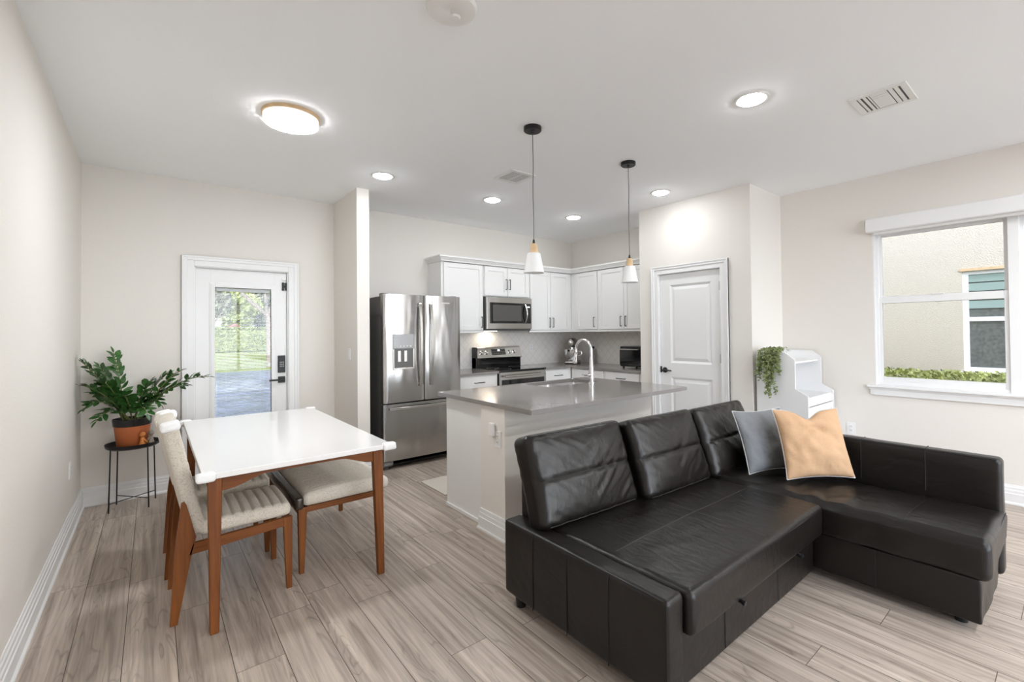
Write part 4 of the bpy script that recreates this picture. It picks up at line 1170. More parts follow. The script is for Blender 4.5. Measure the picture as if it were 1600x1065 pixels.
# backrest leans back; built upright, then sheared by a rotation
ang = math.atan2(.11, .52)
MBk = Matrix.Translation((.158, 3.042, .405)) @ Matrix.Rotation(-ang, 4, 'Y')
def back_disp(p, n):
    k = max(0.0, n.x)
    dd_ = abs((p.z / .046 + .5) % 1 - .5) * .046
    inset = min(1, max(0, (.205 - abs(p.y)) / .05))
    curve = .018 * (p.y / .21) ** 2
    return p + Vector((1, 0, 0)) * (curve - k * .010 * math.exp(-(dd_ / .0065) ** 2) * inset)
bk = MB().softbox(-.030, .038, -.21, .21, .0, .575, .024, (.03, .03, .0046), back_disp, M=MBk).build('backrest', M['linen'], ch)
for s in (-1, 1):
    m = MB().softbox(-.036, .044, s * .21 - .03 - (0 if s < 0 else .006), s * .21 + .006 + (0 if s > 0 else .03) - (.0 if s < 0 else .0), .535, .583, .018, .02, lambda p, n: p + Vector((.018, 0, 0)) + n * .002 * noise.noise(p * 70), M=MBk)
    o = m.build('corner_cover', M['foam'], ch); o['label'] = 'white plastic corner cover'
for (y, s) in ((Y0c, -1), (Y1c, 1)):
    ya, yb = (y - .012, y + .012) if s < 0 else (y - .012, y + .012)
    # rear leg: wide at the seat, pointed top, slim foot
    poly = [(.062, 0), (.092, 0), (.150, .34), (.165, .40), (.127, .565), (.117, .582), (.106, .575), (.085, .40), (.078, .30)]
    MB().prism([(x, z) for x, z in poly], 'y', ya - .0, yb).build('leg', M['wood'], ch, bev=.004)
    m = MB().hexa([(.566, ya + .0, 0), (.592, ya, 0), (.592, yb, 0), (.566, yb, 0)], [(.548, ya - .002, .392), (.594, ya - .002, .392), (.594, yb + .002, .392), (.548, yb + .002, .392)])
    m.build('leg', M['wood'], ch, bev=.003)
    MB().hexa([(.135, ya, .318), (.560, ya, .345), (.560, yb, .345), (.135, yb, .318)], [(.150, ya, .372), (.560, ya, .391), (.560, yb, .391), (.150, yb, .372)]).build('side_rail', M['woodh'], ch, bev=.002)
MB().box(.570, .588, Y0c + .02, Y1c - .02, .345, .391).build('front_rail', M['woodh'], ch, bev=.002)
MB().box(.125, .145, Y0c + .02, Y1c - .02, .325, .385).build('rear_rail', M['woodh'], ch, bev=.002)
c2 = copy_tree(ch); c2.location = (.318, 3.600, 0)
for q_ in c2.children:
    if q_.name.startswith(('backrest', 'corner_cover')): q_.scale = (1, 1, .935)
c2['label'] = 'oatmeal tweed chair with walnut legs second along the table side, beyond the first'

# bench on the other side
bn = thing('dining_bench', 'oatmeal upholstered backless bench with walnut legs under the table', 'bench', (.90, 3.37, 0))
def bench_disp(p, n):
    k = max(0.0, n.z)
    dd_ = abs(((p.y - 2.92) / .040 + .5) % 1 - .5) * .040
    inset = min(1, max(0, (min(p.x - .66, 1.17 - p.x)) / .07))
    c = .018 * (1 - ((p.x - .92) / .27) ** 2)
    w_ = .004 * noise.noise(Vector((p.x * 6, p.y * 6, 0)))
    return p + Vector((0, 0, 1)) * k * (c + w_ - .008 * math.exp(-(dd_ / .006) ** 2) * inset)
MB().softbox(.672, 1.190, 2.918, 3.820, .385, .462, .034, (.03, .0044, .02), bench_disp).build('seat', M['linen'], bn)
o = MB().softbox(.628, .676, 2.910, 3.828, .378, .452, .016, .1).build('side_board', M['cocoa'], bn); o['label'] = 'glossy dark brown board along one long side'
m = MB().box(.655, .700, 2.945, 3.79, .335, .384).box(1.11, 1.14, 2.945, 3.79, .35, .384).box(.68, 1.13, 2.935, 2.960, .35, .384).box(.68, 1.13, 3.775, 3.80, .35, .384)
m.build('frame', M['woodh'], bn, bev=.003)
for (x, y, dx) in ((.672, 2.948, -.004), (1.126, 2.948, .0), (.672, 3.782, -.004), (1.138, 3.782, .004)):
    MB().hexa([(x + dx - .013, y - .013, 0), (x + dx + .013, y - .013, 0), (x + dx + .013, y + .013, 0), (x + dx - .013, y + .013, 0)],
              [(x - .024, y - .018, .384), (x + .024, y - .018, .384), (x + .024, y + .018, .384), (x - .024, y + .018, .384)]).build('leg', M['wood'], bn, bev=.003)

# plant stand
st = thing('plant_stand', 'thin black metal plant stand with round tray in the room corner', 'plant stand', (-.125, 5.03, 0))
legs = [(-.269, 4.94), (-.232, 5.158), (-.026, 4.902), (.017, 5.132)]
MB().lathe([(0, .492), (.150, .492), (.165, .500), (.172, .522), (.176, .524), (.170, .498), (.152, .486), (0, .486)], (-.125, 5.03), 48).build('tray', M['black'], st)
for (x, y) in legs:
    tx, ty = -.125 + (x + .125) * .93, 5.03 + (y - 5.03) * .93
    MB().tube([(x, y, .0), (tx, ty, .492)], .0048, 8).build('leg', M['black'], st)
MB().tube([(legs[0][0], legs[0][1], .07), (legs[3][0], legs[3][1], .07)], .0035, 8).tube([(legs[1][0], legs[1][1], .076), (legs[2][0], legs[2][1], .076)], .0035, 8).build('cross_brace', M['black'], st)

# leaf meshes
def leaflet(mb, base, d, nrm, ln, wd, mat=0, fold=.25):
    d = d.normalized(); s = d.cross(nrm).normalized(); up = s.cross(d).normalized()
    prof = [(0, .0), (.12, .42), (.35, .95), (.62, .9), (.85, .5), (1, 0)]
    vs = []
    for (t, w_) in prof:
        c = base + d * ln * t - up * (.12 * ln * t * t)
        vs += [c - s * wd * .5 * w_ + up * wd * fold * w_ * .4, c, c + s * wd * .5 * w_ + up * wd * fold * w_ * .4]
    fs = []
    for i in range(len(prof) - 1):
        a = i * 3
        fs += [(a, a + 1, a + 4, a + 3), (a + 1, a + 2, a + 5, a + 4)]
    mb.add(vs, fs, mat, True)

zz = thing('potted_zz_plant', 'leafy dark green plant in a terracotta pot on the black stand', 'plant', (-.13, 5.03, .5))
MB().lathe([(0, .493), (.092, .493), (.098, .50), (.116, .655), (.118, .672)], (-.13, 5.03), 48).build('pot', M['terracotta'], zz)
MB().lathe([(.1165, .664), (.122, .668), (.127, .722), (.122, .722), (.116, .68), (0, .68)], (-.13, 5.03), 48).build('liner', M['blackplastic'], zz)
MB().lathe([(0, .712), (.07, .708), (.119, .700)], (-.13, 5.03), 32).build('soil', M['soil'], zz)
random.seed(3)
fr_tips = [((-.25, 5.10, 1.26), .10), ((-.438, 4.95, 1.218), .12), ((-.425, 4.86, 1.03), .12), ((-.41, 4.93, .84), .14), ((-.331, 4.84, .75), .12), ((.37, 4.82, 1.04), .20),
           ((.18, 4.88, 1.10), .12), ((.10, 5.05, 1.07), .12), ((.045, 4.95, .83), .14), ((-.036, 4.83, .77), .12), ((.215, 5.0, .965), .14), ((-.335, 5.12, 1.15), .1), ((-.285, 4.88, 1.03), .1),
           ((-.38, 5.08, 1.10), .1), ((-.18, 4.86, .93), .1), ((-.02, 5.10, 1.0), .1), ((-.36, 5.0, .95), .1)]
B0 = Vector((-.13, 5.03, .70))
for k, (tip, sag) in enumerate(fr_tips):
    tip = Vector(tip)
    out = Vector((tip.x - B0.x, tip.y - B0.y, 0)); 
    p0 = B0 + out.normalized() * .035 + Vector((random.uniform(-.02, .02), random.uniform(-.02, .02), 0))
    mid = p0.lerp(tip, .5) + Vector((0, 0, sag * (1.0 if tip.z > .9 else 1.4))) 
    path = []
    n = 18
    for i in range(n + 1):
        t = i / n
        path.append(p0 * (1 - t) ** 2 + mid * 2 * t * (1 - t) + tip * t * t)
    mb = MB().tube(path, [.0055 * (1 - .65 * i / n) + .0008 for i in range(n + 1)], 6, mat=1)
    for i in range(4, n + 1):
        t = i / n
        tg = (path[min(i + 1, n)] - path[i - 1]).normalized()
        side = tg.cross(Vector((0, 0, 1)))
        if side.length < .15: side = Vector((1, .2, 0))
        side.normalize()
        side = (side + Vector((0, 0, random.uniform(-.5, .5)))).normalized()
        up = side.cross(tg).normalized()
        ln = .094 * (1 - .45 * abs(t - .55)) * random.uniform(.85, 1.1)
        if i == n:
            leaflet(mb, path[i], tg, up, ln * .8, .028); continue
        for s in (-1, 1):
            d = side * s * .85 + tg * .55 + up * random.uniform(-.1, .55)
            b_ = path[i] + tg * random.uniform(-.006, .006)
            tipd = b_ + d.normalized() * ln
            if tipd.x < XL + .015: d.x = abs(d.x) * .2 + .1; ln_ = ln * .6
            else: ln_ = ln
            leaflet(mb, b_, d, up + side * random.uniform(-.5, .5), ln_, ln_ * .42)
    # keep every leaf on the room side of the walls
    mb.v = [(max(x, XL + .008), min(y, YB - .02), z) for (x, y, z) in mb.v]
    mb.build('frond', [M['leaf'], M['stem']], zz)
# clay couple beside the pot
for (x, y, mt_, lab, hgt) in ((-.065, 4.915, 'orangeclay', 'small orange clay figure hugging beside the plant pot', .088), (-.012, 4.952, 'greyclay', 'small grey clay figure beside the orange one on the stand', .088)):
    f = thing('clay_figurine', lab, 'figurine', (x, y, .4925))
    f.scale = (1.45, 1.45, 1.45)
    MB().lathe([(0, 0), (.018, 0), (.017, .01), (.011, .04), (.0075, .055), (0, .058)], (0, 0), 18).build('body', M[mt_], f, local=True)
    MB().lathe([(0, hgt - .032)] + [(.0145 * math.sin(PI * i / 8), hgt - .017 - .0145 * math.cos(PI * i / 8)) for i in range(1, 8)] + [(0, hgt - .002)], (0, 0), 18).build('head', M[mt_], f, local=True)
    sg = 1 if mt_ == 'orangeclay' else -1
    MB().tube([(sg * .006, -.006, .048), (sg * .014, -.014, .036), (sg * .020, -.006, .026)], .004, 8).build('arm', M[mt_], f, local=True)

# ================================================================== SOFA
sf = thing('sectional_sofa', 'black leather corner sofa with chaise, pull-out bed and loose back cushions', 'sofa', (2.5, 1.1, 0))
SEAT = .432
def wr(p, n, amp, sc=(3.2, 9, 5), seed=0.0):
    q = Vector((p.x * sc[0] + seed, p.y * sc[1] + seed, p.z * sc[2]))
    return n * amp * (noise.noise(q) + .5 * noise.noise(q * 2.3))
# low arm at the dining end
MB().softbox(1.400, 1.512, .960, 1.945, .055, .428, .022, .05, lambda p, n: p + wr(p, n, .0025)).build('arm', M['leather'], sf)
m = MB()
for y in (1.235, 1.475, 1.710):
    m.tube([(1.3985, y, .06), (1.3985, y + .002, .25), (1.3990, y, .408), (1.406, y, .423)], .0022, 6)
m.tube([(1.403, .975, .424), (1.403, 1.93, .424)], .0022, 6).tube([(1.404, .966, .07), (1.404, .966, .415)], .002, 6)
m.build('arm_seam', M['seam'], sf)
# low back frame along the island side
MB().softbox(1.512, 3.500, 1.830, 1.945, .055, .655, .022, .08, lambda p, n: p + wr(p, n, .0025)).build('back_frame', M['leather'], sf)
# base and pull-out front
MB().softbox(1.512, 2.835, .985, 1.830, .050, .262, .010, .12, lambda p, n: p + wr(p, n, .0015)).build('bed_drawer', M['leather'], sf)
m = MB()
for x in (1.850, 2.37): m.tube([(x, .9845, .06), (x, .9845, .255)], .0022, 6)
m.build('drawer_seam', M['seam'], sf)
for x in (1.893, 2.500):
    MB().tube([(x, .975, .262), (x - .002, .945, .262), (x - .004, .915, .258)], [.0075, .0085, .0105], 14).build('pull_tab', M['blackplastic'], sf)
def seatd(x0, x1, y0, y1, seed, seamx=None, seamy=None, amp=.0045, crown=.010):
    def f(p, n):
        k = max(0., n.z)
        u = (p.x - x0) / (x1 - x0) * 2 - 1; v = (p.y - y0) / (y1 - y0) * 2 - 1
        dz = crown * (1 - u * u) * (1 - v * v) * k
        for (s, w_) in ((seamx, p.x), (seamy, p.y)):
            if s is not None: dz -= .0055 * math.exp(-((w_ - s) / .010) ** 2) * k
        return p + Vector((0, 0, dz)) + wr(p, n, amp, (2.6, 8, 6), seed)
    return f
MB().softbox(1.512, 2.832, .930, 1.830, .258, SEAT, .030, .022, seatd(1.512, 2.832, .93, 1.83, 1.3, None, None)).build('seat_cushion', M['leather'], sf)
m = MB()
m.tube([(1.54, .9335, .408), (2.80, .9335, .408)], .0022, 6)
_f = seatd(1.512, 2.832, .93, 1.83, 1.3, None, None)
def on_seat(x, y): return _f(Vector((x, y, SEAT)), Vector((0, 0, 1))) + Vector((0, 0, -.0003))
m.tube([on_seat(1.56 + 1.22 * i / 60, 1.325) for i in range(61)], .0020, 6)
m.tube([on_seat(2.195, .965 + .82 * i / 40) for i in range(41)], .0020, 6)
m.build('seat_seam', M['seam'], sf)
# chaise
def chd(p, n):
    f = seatd(2.836, 3.500, .275, 1.83, 4.1, None, .590, .005, .010)(p, n)
    f.z += max(0., n.z) * (-.026 + .040 * min(1, (p.x - 2.82) / .05) * (1 - (min(1, max(0, p.x - 2.836) / .664)) ** 1.3))
    # deeper creases where people sit
    k = max(0., n.z)
    a = math.exp(-((p.y - .98) / .28) ** 2)
    f.z += k * a * .016 * noise.noise(Vector((p.x * 5 + p.y * 9, p.y * 13 - p.x * 4, 0)))
    return f
MB().softbox(2.836, 3.500, .275, 1.830, .255, SEAT, .034, .018, chd).build('chaise_cushion', M['leather'], sf)
def chb(p, n):
    # upholstery hangs a little loose towards the free corner
    k = max(0, (1.0 - p.y)) * .5
    return p + wr(p, n, .004 + .012 * k, (4, 5, 5), 2.2) + Vector((.03 * max(0, (.25 - p.z)) * (1 if p.x < 3 else 0), 0, 0))
MB().softbox(2.862, 3.500, .312, 1.830, .048, .258, .012, .05, chb).build('chaise_base', M['leather'], sf)
m = MB()
m.tube([(2.8585, .704, .06), (2.8585, .704, .25)], .0022, 6)
m.tube([chd(Vector((2.872 + .60 * i / 30, .590, SEAT)), Vector((0, 0, 1))) + Vector((0, 0, .0012)) for i in range(31)], .0022, 6)
m.tube([(2.842, .30, .408), (2.842, .92, .408)], .002, 6).tube([(2.86, .279, .408), (3.48, .279, .408)], .002, 6)
m.build('chaise_seam', M['seam'], sf)
# side panel of the chaise
def pnd(p, n): return p + wr(p, n, .003, (6, 5, 6), 7)
MB().softbox(3.500, 3.612, .290, 1.945, .055, .682, .028, .045, pnd).build('side_panel', M['leather'], sf)
m = MB()
for y in (.610, .929, 1.26): m.tube([(3.4985, y, .44), (3.4985, y, .66), (3.512, y, .681), (3.60, y, .682)], .0022, 6)
m.tube([(3.505, .31, .676), (3.505, 1.9, .676)], .002, 6)
m.build('panel_seam', M['seam'], sf)
for (x, y) in ((1.445, 1.86), (1.47, 1.03), (2.80, 1.05), (2.965, .395), (3.44, .38), (3.56, 1.86)):
    MB().lathe([(0, 0), (.024, 0), (.030, .058), (0, .058)], (x, y), 20).build('foot', M['blackplastic'], sf)
# back cushions
def back_cushion(cx, cy, yaw, lean, wd, seed):
    Mt = Matrix.Translation((cx, cy, SEAT + .004)) @ Matrix.Rotation(math.radians(yaw), 4, 'Z') @ Matrix.Rotation(-math.radians(lean), 4, 'X')
    hw, hh, th = wd / 2, .465, .150
    def f(p, n):
        u = p.x / hw; v = (p.z / hh) * 2 - 1
        ed = (1 - min(1, abs(u)) ** 3.0) * (1 - min(1, abs(v)) ** 3.0)
        s = -1 if p.y < th / 2 else 1
        bulge = .038 * ed * abs(n.y)
        groove = .009 * math.exp(-((v + .02) / .055) ** 2) * abs(n.y) * (1 if s < 0 else 0)
        # gathered creases near the edges
        e = max(abs(u), abs(v)) ** 4
        cr_ = .0035 * e * noise.noise(Vector((p.x * 26 + seed, p.z * 26, p.y * 8)))
        slow = .004 * noise.noise(Vector((p.x * 5 + seed, p.z * 5, s)))
        crz = .0045 * noise.noise(Vector((p.x * 7 + seed, p.z * 30 - abs(p.x) * 20, 3)))
        q = Vector(p)
        q.x *= 1 - .020 * (1 - v * v); q.z += -.016 * (1 - u * u) * (1 if v > .9 else 0) * 0
        q.y += s * (bulge - groove)
        return q + n * ((cr_ + crz) * abs(n.y) + slow * (.3 + .7 * abs(n.y)))
    b_ = MB().softbox(-hw, hw, 0, th, 0, hh, .040, .0105, f, M=Mt)
    o = b_.build('back_cushion', M['leather'], sf)
    mb = MB()
    def P(x, z, y): return Mt @ f(Vector((x, y, z)), Vector((0, -1, 0)))
    mb.tube([Mt @ (f(Vector((x, 0, hh * .49)), Vector((0, -1, 0))) + Vector((0, -.0005, 0))) for x in [(-hw + .045) + (2 * hw - .09) * i / 26 for i in range(27)]], .0022, 6)
    rim = []
    r_ = .042
    for i in range(21): rim.append((-hw + r_ + (2 * hw - 2 * r_) * i / 20, hh - .012))
    mb.tube([Mt @ (f(Vector((x, .012, z)), Vector((0, -.7, .7)))) for x, z in rim], .003, 6)
    rim = [(x, .012) for x, z in rim]
    mb.tube([Mt @ (f(Vector((x, .012, z)), Vector((0, -.7, -.7)))) for x, z in rim], .003, 6)
    mb.build('seam', M['seam'], o)
    return o
back_cushion(1.788, 1.640, -3, 19.5, .700, 0.3)
back_cushion(2.470, 1.560, -2, 20, .655, 5.1)
back_cushion(3.120, 1.520, -1, 20, .640, 9.7)

# loose pillows
def pillow(name, lab, U, V, org, size, th, matn, chop=0.0, seed=0., asym=0.0):
    U = Vector(U).normalized(); V = Vector(V); V = (V - U * V.dot(U)).normalized(); Nn = U.cross(V)
    hw = size / 2; n = 34; vs = []; idx = {}
    O = Vector(org) + V * hw
    t_ = thing(name, lab, 'pillow', tuple(org))
    def pt(s, t, side):
        c = .075
        x = s * hw * (1 - c * (1 - t * t)); z = t * hw * (1 - c * (1 - s * s))
        k = max(0., (1 - s * s) * (1 - t * t)) ** .42
        if chop:
            g = math.exp(-((s + .02) / .30) ** 2) * max(0., t) ** 2
            z -= chop * g
        wv = .020 * noise.noise(Vector((s * 1.8 + seed, t * 1.8, side * 3))) + .010 * noise.noise(Vector((s * 4.5 + seed, t * 4.5 + s * 3, side * 5)))
        cr_ = 0
        if chop: cr_ = -.028 * math.exp(-((abs(s) * .8 + (t - .55)) / .12) ** 2) * (1 if t > -.2 else .3) * math.exp(-(s / .6) ** 2)
        y = side * (th / 2 * k) + (wv + side * cr_ * k) * (k if k > 0 else 0)
        return O + U * x + V * z + Nn * (y + asym * t * s * .03)
    fs = []
    for side in (-1, 1):
        for i in range(n + 1):
            for j in range(n + 1):
                s = -1 + 2 * i / n; t = -1 + 2 * j / n
                s = math.sin(s * PI / 2); t = math.sin(t * PI / 2)
                idx[(side, i, j)] = len(vs); vs.append(pt(s, t, side))
        for i in range(n):
            for j in range(n):
                q = [idx[(side, i, j)], idx[(side, i + 1, j)], idx[(side, i + 1, j + 1)], idx[(side, i, j + 1)]]
                fs.append(q if side > 0 else q[::-1])
    MB().add(vs, fs, 0, True).build('cover', M[matn], t_, angle=80)
    path = []
    k_ = [math.sin((-1 + 2 * i / n) * PI / 2) for i in range(n + 1)]
    for s in k_: path.append(pt(s, -1, 1))
    for t in k_[1:]: path.append(pt(1, t, 1))
    for s in k_[::-1][1:]: path.append(pt(s, 1, 1))
    for t in k_[::-1][1:]: path.append(pt(-1, t, 1))
    MB().tube(path, .0034, 6, cap=False).build('piping', M['piping'], t_)
    return t_
pillow('throw_pillow', 'slate grey velvet pillow with pale piping leaning beside the apricot one', (.93, -.37, 0), (.055, .150, .42), (3.155, 1.322, .460), .41, .12, 'greyvelvet', 0.0, 2.0)
pillow('throw_pillow', 'apricot velvet pillow with pale piping dented at its top', (.80, -.60, 0), (.045, .155, .40), (3.185, 1.055, .466), .435, .15, 'orangevelvet', .055, 6.0)

# ================================================================== WHITE STEPPED UNIT AND TRAILING PLANT
un = thing('stepped_cabinet', 'white stepped children storage cabinet with open compartment by the wall', 'cabinet', (4.83, 1.80, 0))
UX0, UX1, UYB = 4.500, 5.165, 2.035
prof = [(UYB, 0), (1.584, 0), (1.584, .789), (1.690, .850), (1.690, 1.113), (1.776, 1.180), (UYB, 1.180)]
for (x, nm) in ((UX0, 'side_panel'), (UX1 - .018, 'side_panel')):
    MB().prism(prof, 'x', x, x + .018).build(nm, M['trim'], un, bev=.002)
MB().box(UX0 + .018, UX1 - .018, UYB - .012, UYB, 0, 1.175).build('back_panel', M['trim'], un)
MB().box(UX0 + .018, UX1 - .018, 1.715, UYB - .012, 1.075, 1.093).build('shelf', M['trim'], un, bev=.002)
MB().box(UX0 + .018, UX1 - .018, 1.600, UYB - .012, .752, .770).build('worktop', M['trim'], un, bev=.002)
MB().box(UX0 + .018, UX1 - .018, 1.700, UYB - .012, .60, .612).box(UX0 + .018, UX1 - .018, 1.60, UYB - .012, .04, .058).build('inner_shelf', M['trim'], un)
m = MB().box(UX0 + .018, UX1 - .018, 1.592, 1.606, .690, .752); m.build('front_rail', M['trim'], un, bev=.002)
xm = (UX0 + UX1) / 2
for (a, b) in ((UX0 + .021, xm - .002), (xm + .002, UX1 - .021)):
    shaker(MB(), a, b, .07, .684, 1.586, 'y', .05, .016).build('door', M['trim'], un, bev=.0015)
# trailing plant in a small white pot on the top shelf
tp = thing('trailing_plant', 'trailing green vine plant spilling over the white cabinet side', 'plant', (4.60, 1.90, 1.094))
MB().lathe([(0, 1.0935), (.045, 1.0935), (.058, 1.17), (.060, 1.18), (.055, 1.18), (.05, 1.165), (0, 1.165)], (4.60, 1.90), 28).build('pot', M['white_plastic'], tp)
random.seed(11)
nv = 30
for k in range(nv):
    a = math.radians(random.uniform(100, 300))
    p0 = Vector((4.60 + .03 * math.cos(a), 1.90 + .03 * math.sin(a), 1.175))
    yy = 1.795 + .20 * ((k * 7) % nv) / nv
    ln = random.uniform(.10, .26) if k % 5 else random.uniform(.30, .42)
    if k % 5 == 0: yy = random.uniform(1.86, 1.92)
    pth = [p0, p0.lerp(Vector((4.53, yy, 1.205)), .6) + Vector((0, 0, .025)), Vector((4.488 - random.uniform(.0, .03), yy, 1.20)), Vector((4.468 - random.uniform(0, .04), yy + random.uniform(-.015, .015), 1.15))]
    z = 1.15
    while z > 1.17 - ln:
        z -= .03; pth.append(Vector((pth[-1].x + random.uniform(-.008, .006), pth[-1].y + random.uniform(-.009, .009), z)))
        if pth[-1].x > 4.485: pth[-1].x = 4.485
    mb = MB().tube(pth, .0014, 5, mat=1)
    for i in range(1, len(pth)):
        for s in range(5):
            c = pth[i - 1].lerp(pth[i], random.random())
            d = Vector((random.uniform(-1, .3), random.uniform(-1, 1), random.uniform(-.6, .5)))
            leaflet(mb, c, d, Vector((-.6, -.4, .6)), random.uniform(.020, .030), random.uniform(.011, .015))
    mb.v = [(x if z > 1.19 or x < 4.494 else (4.494 if z > .3 and x < 4.52 else x), y, z) for (x, y, z) in mb.v]
    mb.build('vine', [M['leaf2'], M['stem']], tp)
random.seed(12)
mb = MB()
for k in range(230):
    c = Vector((random.gauss(4.565, .030), random.gauss(1.885, .045), random.uniform(1.18, 1.215)))
    d = Vector((random.uniform(-1, .6), random.uniform(-1, 1), random.uniform(-.1, .8)))
    leaflet(mb, c, d, Vector((0, 0, 1)), random.uniform(.022, .032), random.uniform(.012, .016))
mb.build('foliage', M['leaf2'], tp)

# ================================================================== OUTSIDE
GZ = -.15
struct(MB().box(-60, 80, YB + T + .3, 9.0, GZ - .1, GZ).box(-60, 80, 24, 90, GZ - .1, GZ).box(XR + T, 80, -30, YB + T + .3, GZ - .1, GZ).build('lawn', M['grass']), 'green lawn outside the garden door', 'lawn')
struct(MB().box(-60, 80, 9.0, 24, GZ - .16, GZ - .06).build('pond', M['water']), 'rippled blue pond beyond the garden door', 'pond')
struct(MB().box(-6, XR + T + .2, -12, YF - T, GZ - .1, -.02).box(-.6, 2.4, YB + T, YB + T + .3, GZ - .1, -.02).build('patio', M['patio']), 'pale concrete patio slab', 'patio')  # slab behind the rear wall is added to throw light onto the ceiling
def leafcloud(mb, cen, rad, count, size, seed, hollow=.55, flat=0):
    rnd = random.Random(seed)
    for _ in range(count):
        while True:
            v = Vector((rnd.uniform(-1, 1), rnd.uniform(-1, 1), rnd.uniform(-1, 1)))
            if hollow < v.length <= 1: break
        c = Vector((cen[0] + v.x * rad[0], cen[1] + v.y * rad[1], cen[2] + v.z * rad[2]))
        n = (v + Vector((rnd.uniform(-1, 1), rnd.uniform(-1, 1), rnd.uniform(-1, 1)))).normalized()
        u = n.orthogonal().normalized(); w_ = n.cross(u); s = size * rnd.uniform(.6, 1.3)
        mb.add([c - u * s, c + w_ * s * .6, c + u * s, c - w_ * s * .6], [(0, 1, 2, 3)])
    return mb
def hedge_cloud(mb, x0, x1, y0, y1, z0, z1, count, size, seed):
    rnd = random.Random(seed)
    for _ in range(count):
        f = rnd.random()
        c = Vector((rnd.uniform(x0, x1), rnd.uniform(y0, y1), rnd.uniform(z0, z1)))
        if f < .45: c.z = z1 + rnd.uniform(-.12, .06) * min(1, (z1 - z0))
        elif f < .75: c.x = x0 + rnd.uniform(-.05, .08)
        else: c.y = y0 + rnd.uniform(-.05, .08)
        n = Vector((rnd.uniform(-1, 1), rnd.uniform(-1, 1), rnd.uniform(-.2, 1))).normalized()
        u = n.orthogonal().normalized(); w_ = n.cross(u); s = size * rnd.uniform(.6, 1.3)
        mb.add([c - u * s, c + w_ * s * .6, c + u * s, c - w_ * s * .6], [(0, 1, 2, 3)])
    return mb
# neighbour's house
nb = thing('neighbour_house', 'cream stucco house wall with a white window seen through the twin window', 'house', (8.4, 0, GZ))
NX = 8.2
y0w, y1w, z0w, z1w = -.20, 1.01, .82, 2.13
m = MB()
m.box(NX, NX + .25, -12, y0w, GZ, 5.2); m.box(NX, NX + .25, y1w, 9, GZ, 5.2); m.box(NX, NX + .25, y0w, y1w, GZ, z0w); m.box(NX, NX + .25, y0w, y1w, z1w, 5.2)
m.build('wall', M['stucco'], nb)
f = MB()
f.frame('x', NX + .03, NX + .09, y0w, y1w, z0w, z1w, .05, .055, .055, .045)
f.box(NX + .032, NX + .088, y0w + .05, y1w - .055, 1.475, 1.530)
f = f.build('window_frame', M['trim'], nb)
MB().box(NX + .055, NX + .062, y0w + .05, y1w - .05, z0w + .05, z1w - .04).build('pane', M['extwin'], f)
m = MB()
for k in range(4): m.hexa([(NX + .040, y0w + .05, 1.64 + k * .115), (NX + .053, y0w + .05, 1.64 + k * .115), (NX + .053, y1w - .055, 1.64 + k * .115), (NX + .040, y1w - .055, 1.64 + k * .115)],
                          [(NX + .048, y0w + .05, 1.74 + k * .115), (NX + .053, y0w + .05, 1.74 + k * .115), (NX + .053, y1w - .055, 1.74 + k * .115), (NX + .048, y1w - .055, 1.74 + k * .115)])
o = m.build('shutter_slats', M['greenblind'], f); o['kind'] = 'stuff'
m = MB().box(NX - .05, NX + .03, y0w - .03, y1w + .03, z0w - .06, z0w - .005); m.build('window_sill', M['trim'], nb)
m = MB().box(NX - .015, NX + .03, y0w - .02, y1w + .02, z1w, z1w + .035); o = m.build('lintel', M['palewood'], nb); o['label'] = 'brown strip over the window'
hb = MB().softbox(7.25, 7.95, -3, 4.2, GZ, .74, .12, .3)
hedge_cloud(hb, 7.22, 7.98, -1.2, 3.4, .40, .82, 6500, .030, 5)
tag(hb.build('hedge', M['hedge2']), 'yellow green clipped hedge below the neighbouring window', 'hedge', kind='stuff')
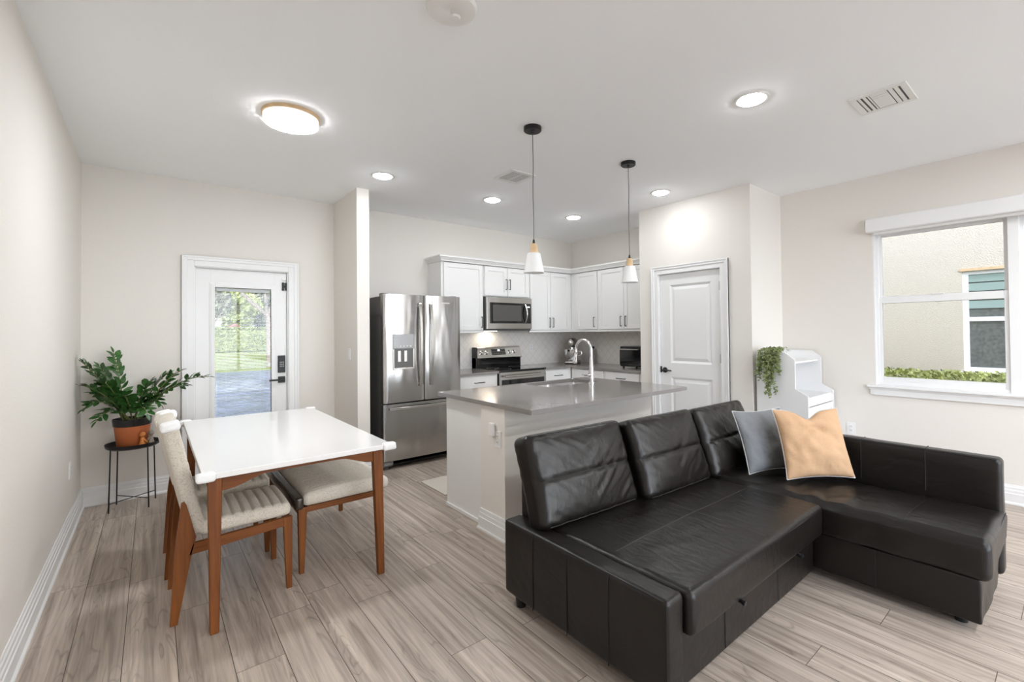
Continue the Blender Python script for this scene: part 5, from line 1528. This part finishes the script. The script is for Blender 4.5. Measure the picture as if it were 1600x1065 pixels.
# far hedge and trees across the pond
hb = MB().softbox(-20, 34, 48, 50, GZ, 1.95, .3, 2.0)
hedge_cloud(hb, 1.5, 12.5, 47.9, 50, .0, 2.0, 4200, .14, 9)
tag(hb.build('hedge', M['hedge']), 'tall green hedge across the lawn beyond the pond', 'hedge', kind='stuff')
def tree(lab, x, y, h, r, seed, cnt=1300, size=.20, matn='tree', trunk=.14, lean=0.0, low=.45, cat='tree'):
    t = thing('tree', lab, cat, (x, y, GZ))
    rnd = random.Random(seed)
    pth = [(x, y, GZ), (x + lean * .4, y, h * .25), (x + lean, y, h * low)]
    mb = MB().tube(pth, [trunk, trunk * .8, trunk * .7], 10)
    for k in range(7):
        a = rnd.uniform(0, 2 * PI); rr = rnd.uniform(.4, .9) * r
        e = (x + lean + rr * math.cos(a), y + rr * math.sin(a), h * (low + rnd.uniform(.2, .45)))
        mb.tube([pth[-1], ((pth[-1][0] + e[0]) / 2, (pth[-1][1] + e[1]) / 2, (pth[-1][2] + e[2]) / 2 - .1), e], [trunk * .5, trunk * .35, trunk * .12], 8)
    mb.build('trunk', M['bark'], t)
    mb = MB()
    for k in range(6):
        a = rnd.uniform(0, 2 * PI); rr = rnd.uniform(.1, .6) * r
        leafcloud(mb, (x + lean + rr * math.cos(a), y + rr * math.sin(a), h * rnd.uniform(low + .15, .9)), (r * .55, r * .55, h * .2), cnt // 6, size, seed + k, .2)
    mb.build('crown', M[matn], t)
    return t
tree('pale trunked tree with open branches on the pond bank beside the door glass edge', 4.35, 25.2, 6.4, 2.8, 3, 1500, .08, 'tree', .15, -.1, .36)
tree('broad grey green tree behind the tall hedge, left in the door glass', 3.9, 55, 8.0, 2.6, 21, 4200, .24, 'tree', .2, 0, .18)
tree('yellow green tree rising behind the middle of the tall hedge', 7.4, 62, 6.8, 2.9, 33, 4200, .22, 'hedge2', .2, 0, .15)
tree('dark green tree behind the hedge next to the yellow green one', 11.0, 69, 9.5, 3.4, 45, 4200, .26, 'tree', .2, 0, .15)
tree('olive tree standing farthest beyond the hedge on the edge of the door glass', 12.5, 56, 6.5, 3.0, 57, 3600, .24, 'hedge', .2, 0, .15)
sh = thing('garden_shed', 'tiny dark red roofed hut showing above the tall hedge', 'shed', (5.9, 51.5, GZ))
MB().box(5.55, 6.25, 51, 52, GZ, 2.0).build('wall', M['stucco'], sh)
MB().prism([(5.4, 2.0), (6.4, 2.0), (6.4, 2.15), (5.9, 2.5), (5.4, 2.15)], 'y', 50.8, 52.2).build('roof', M['shed'], sh)
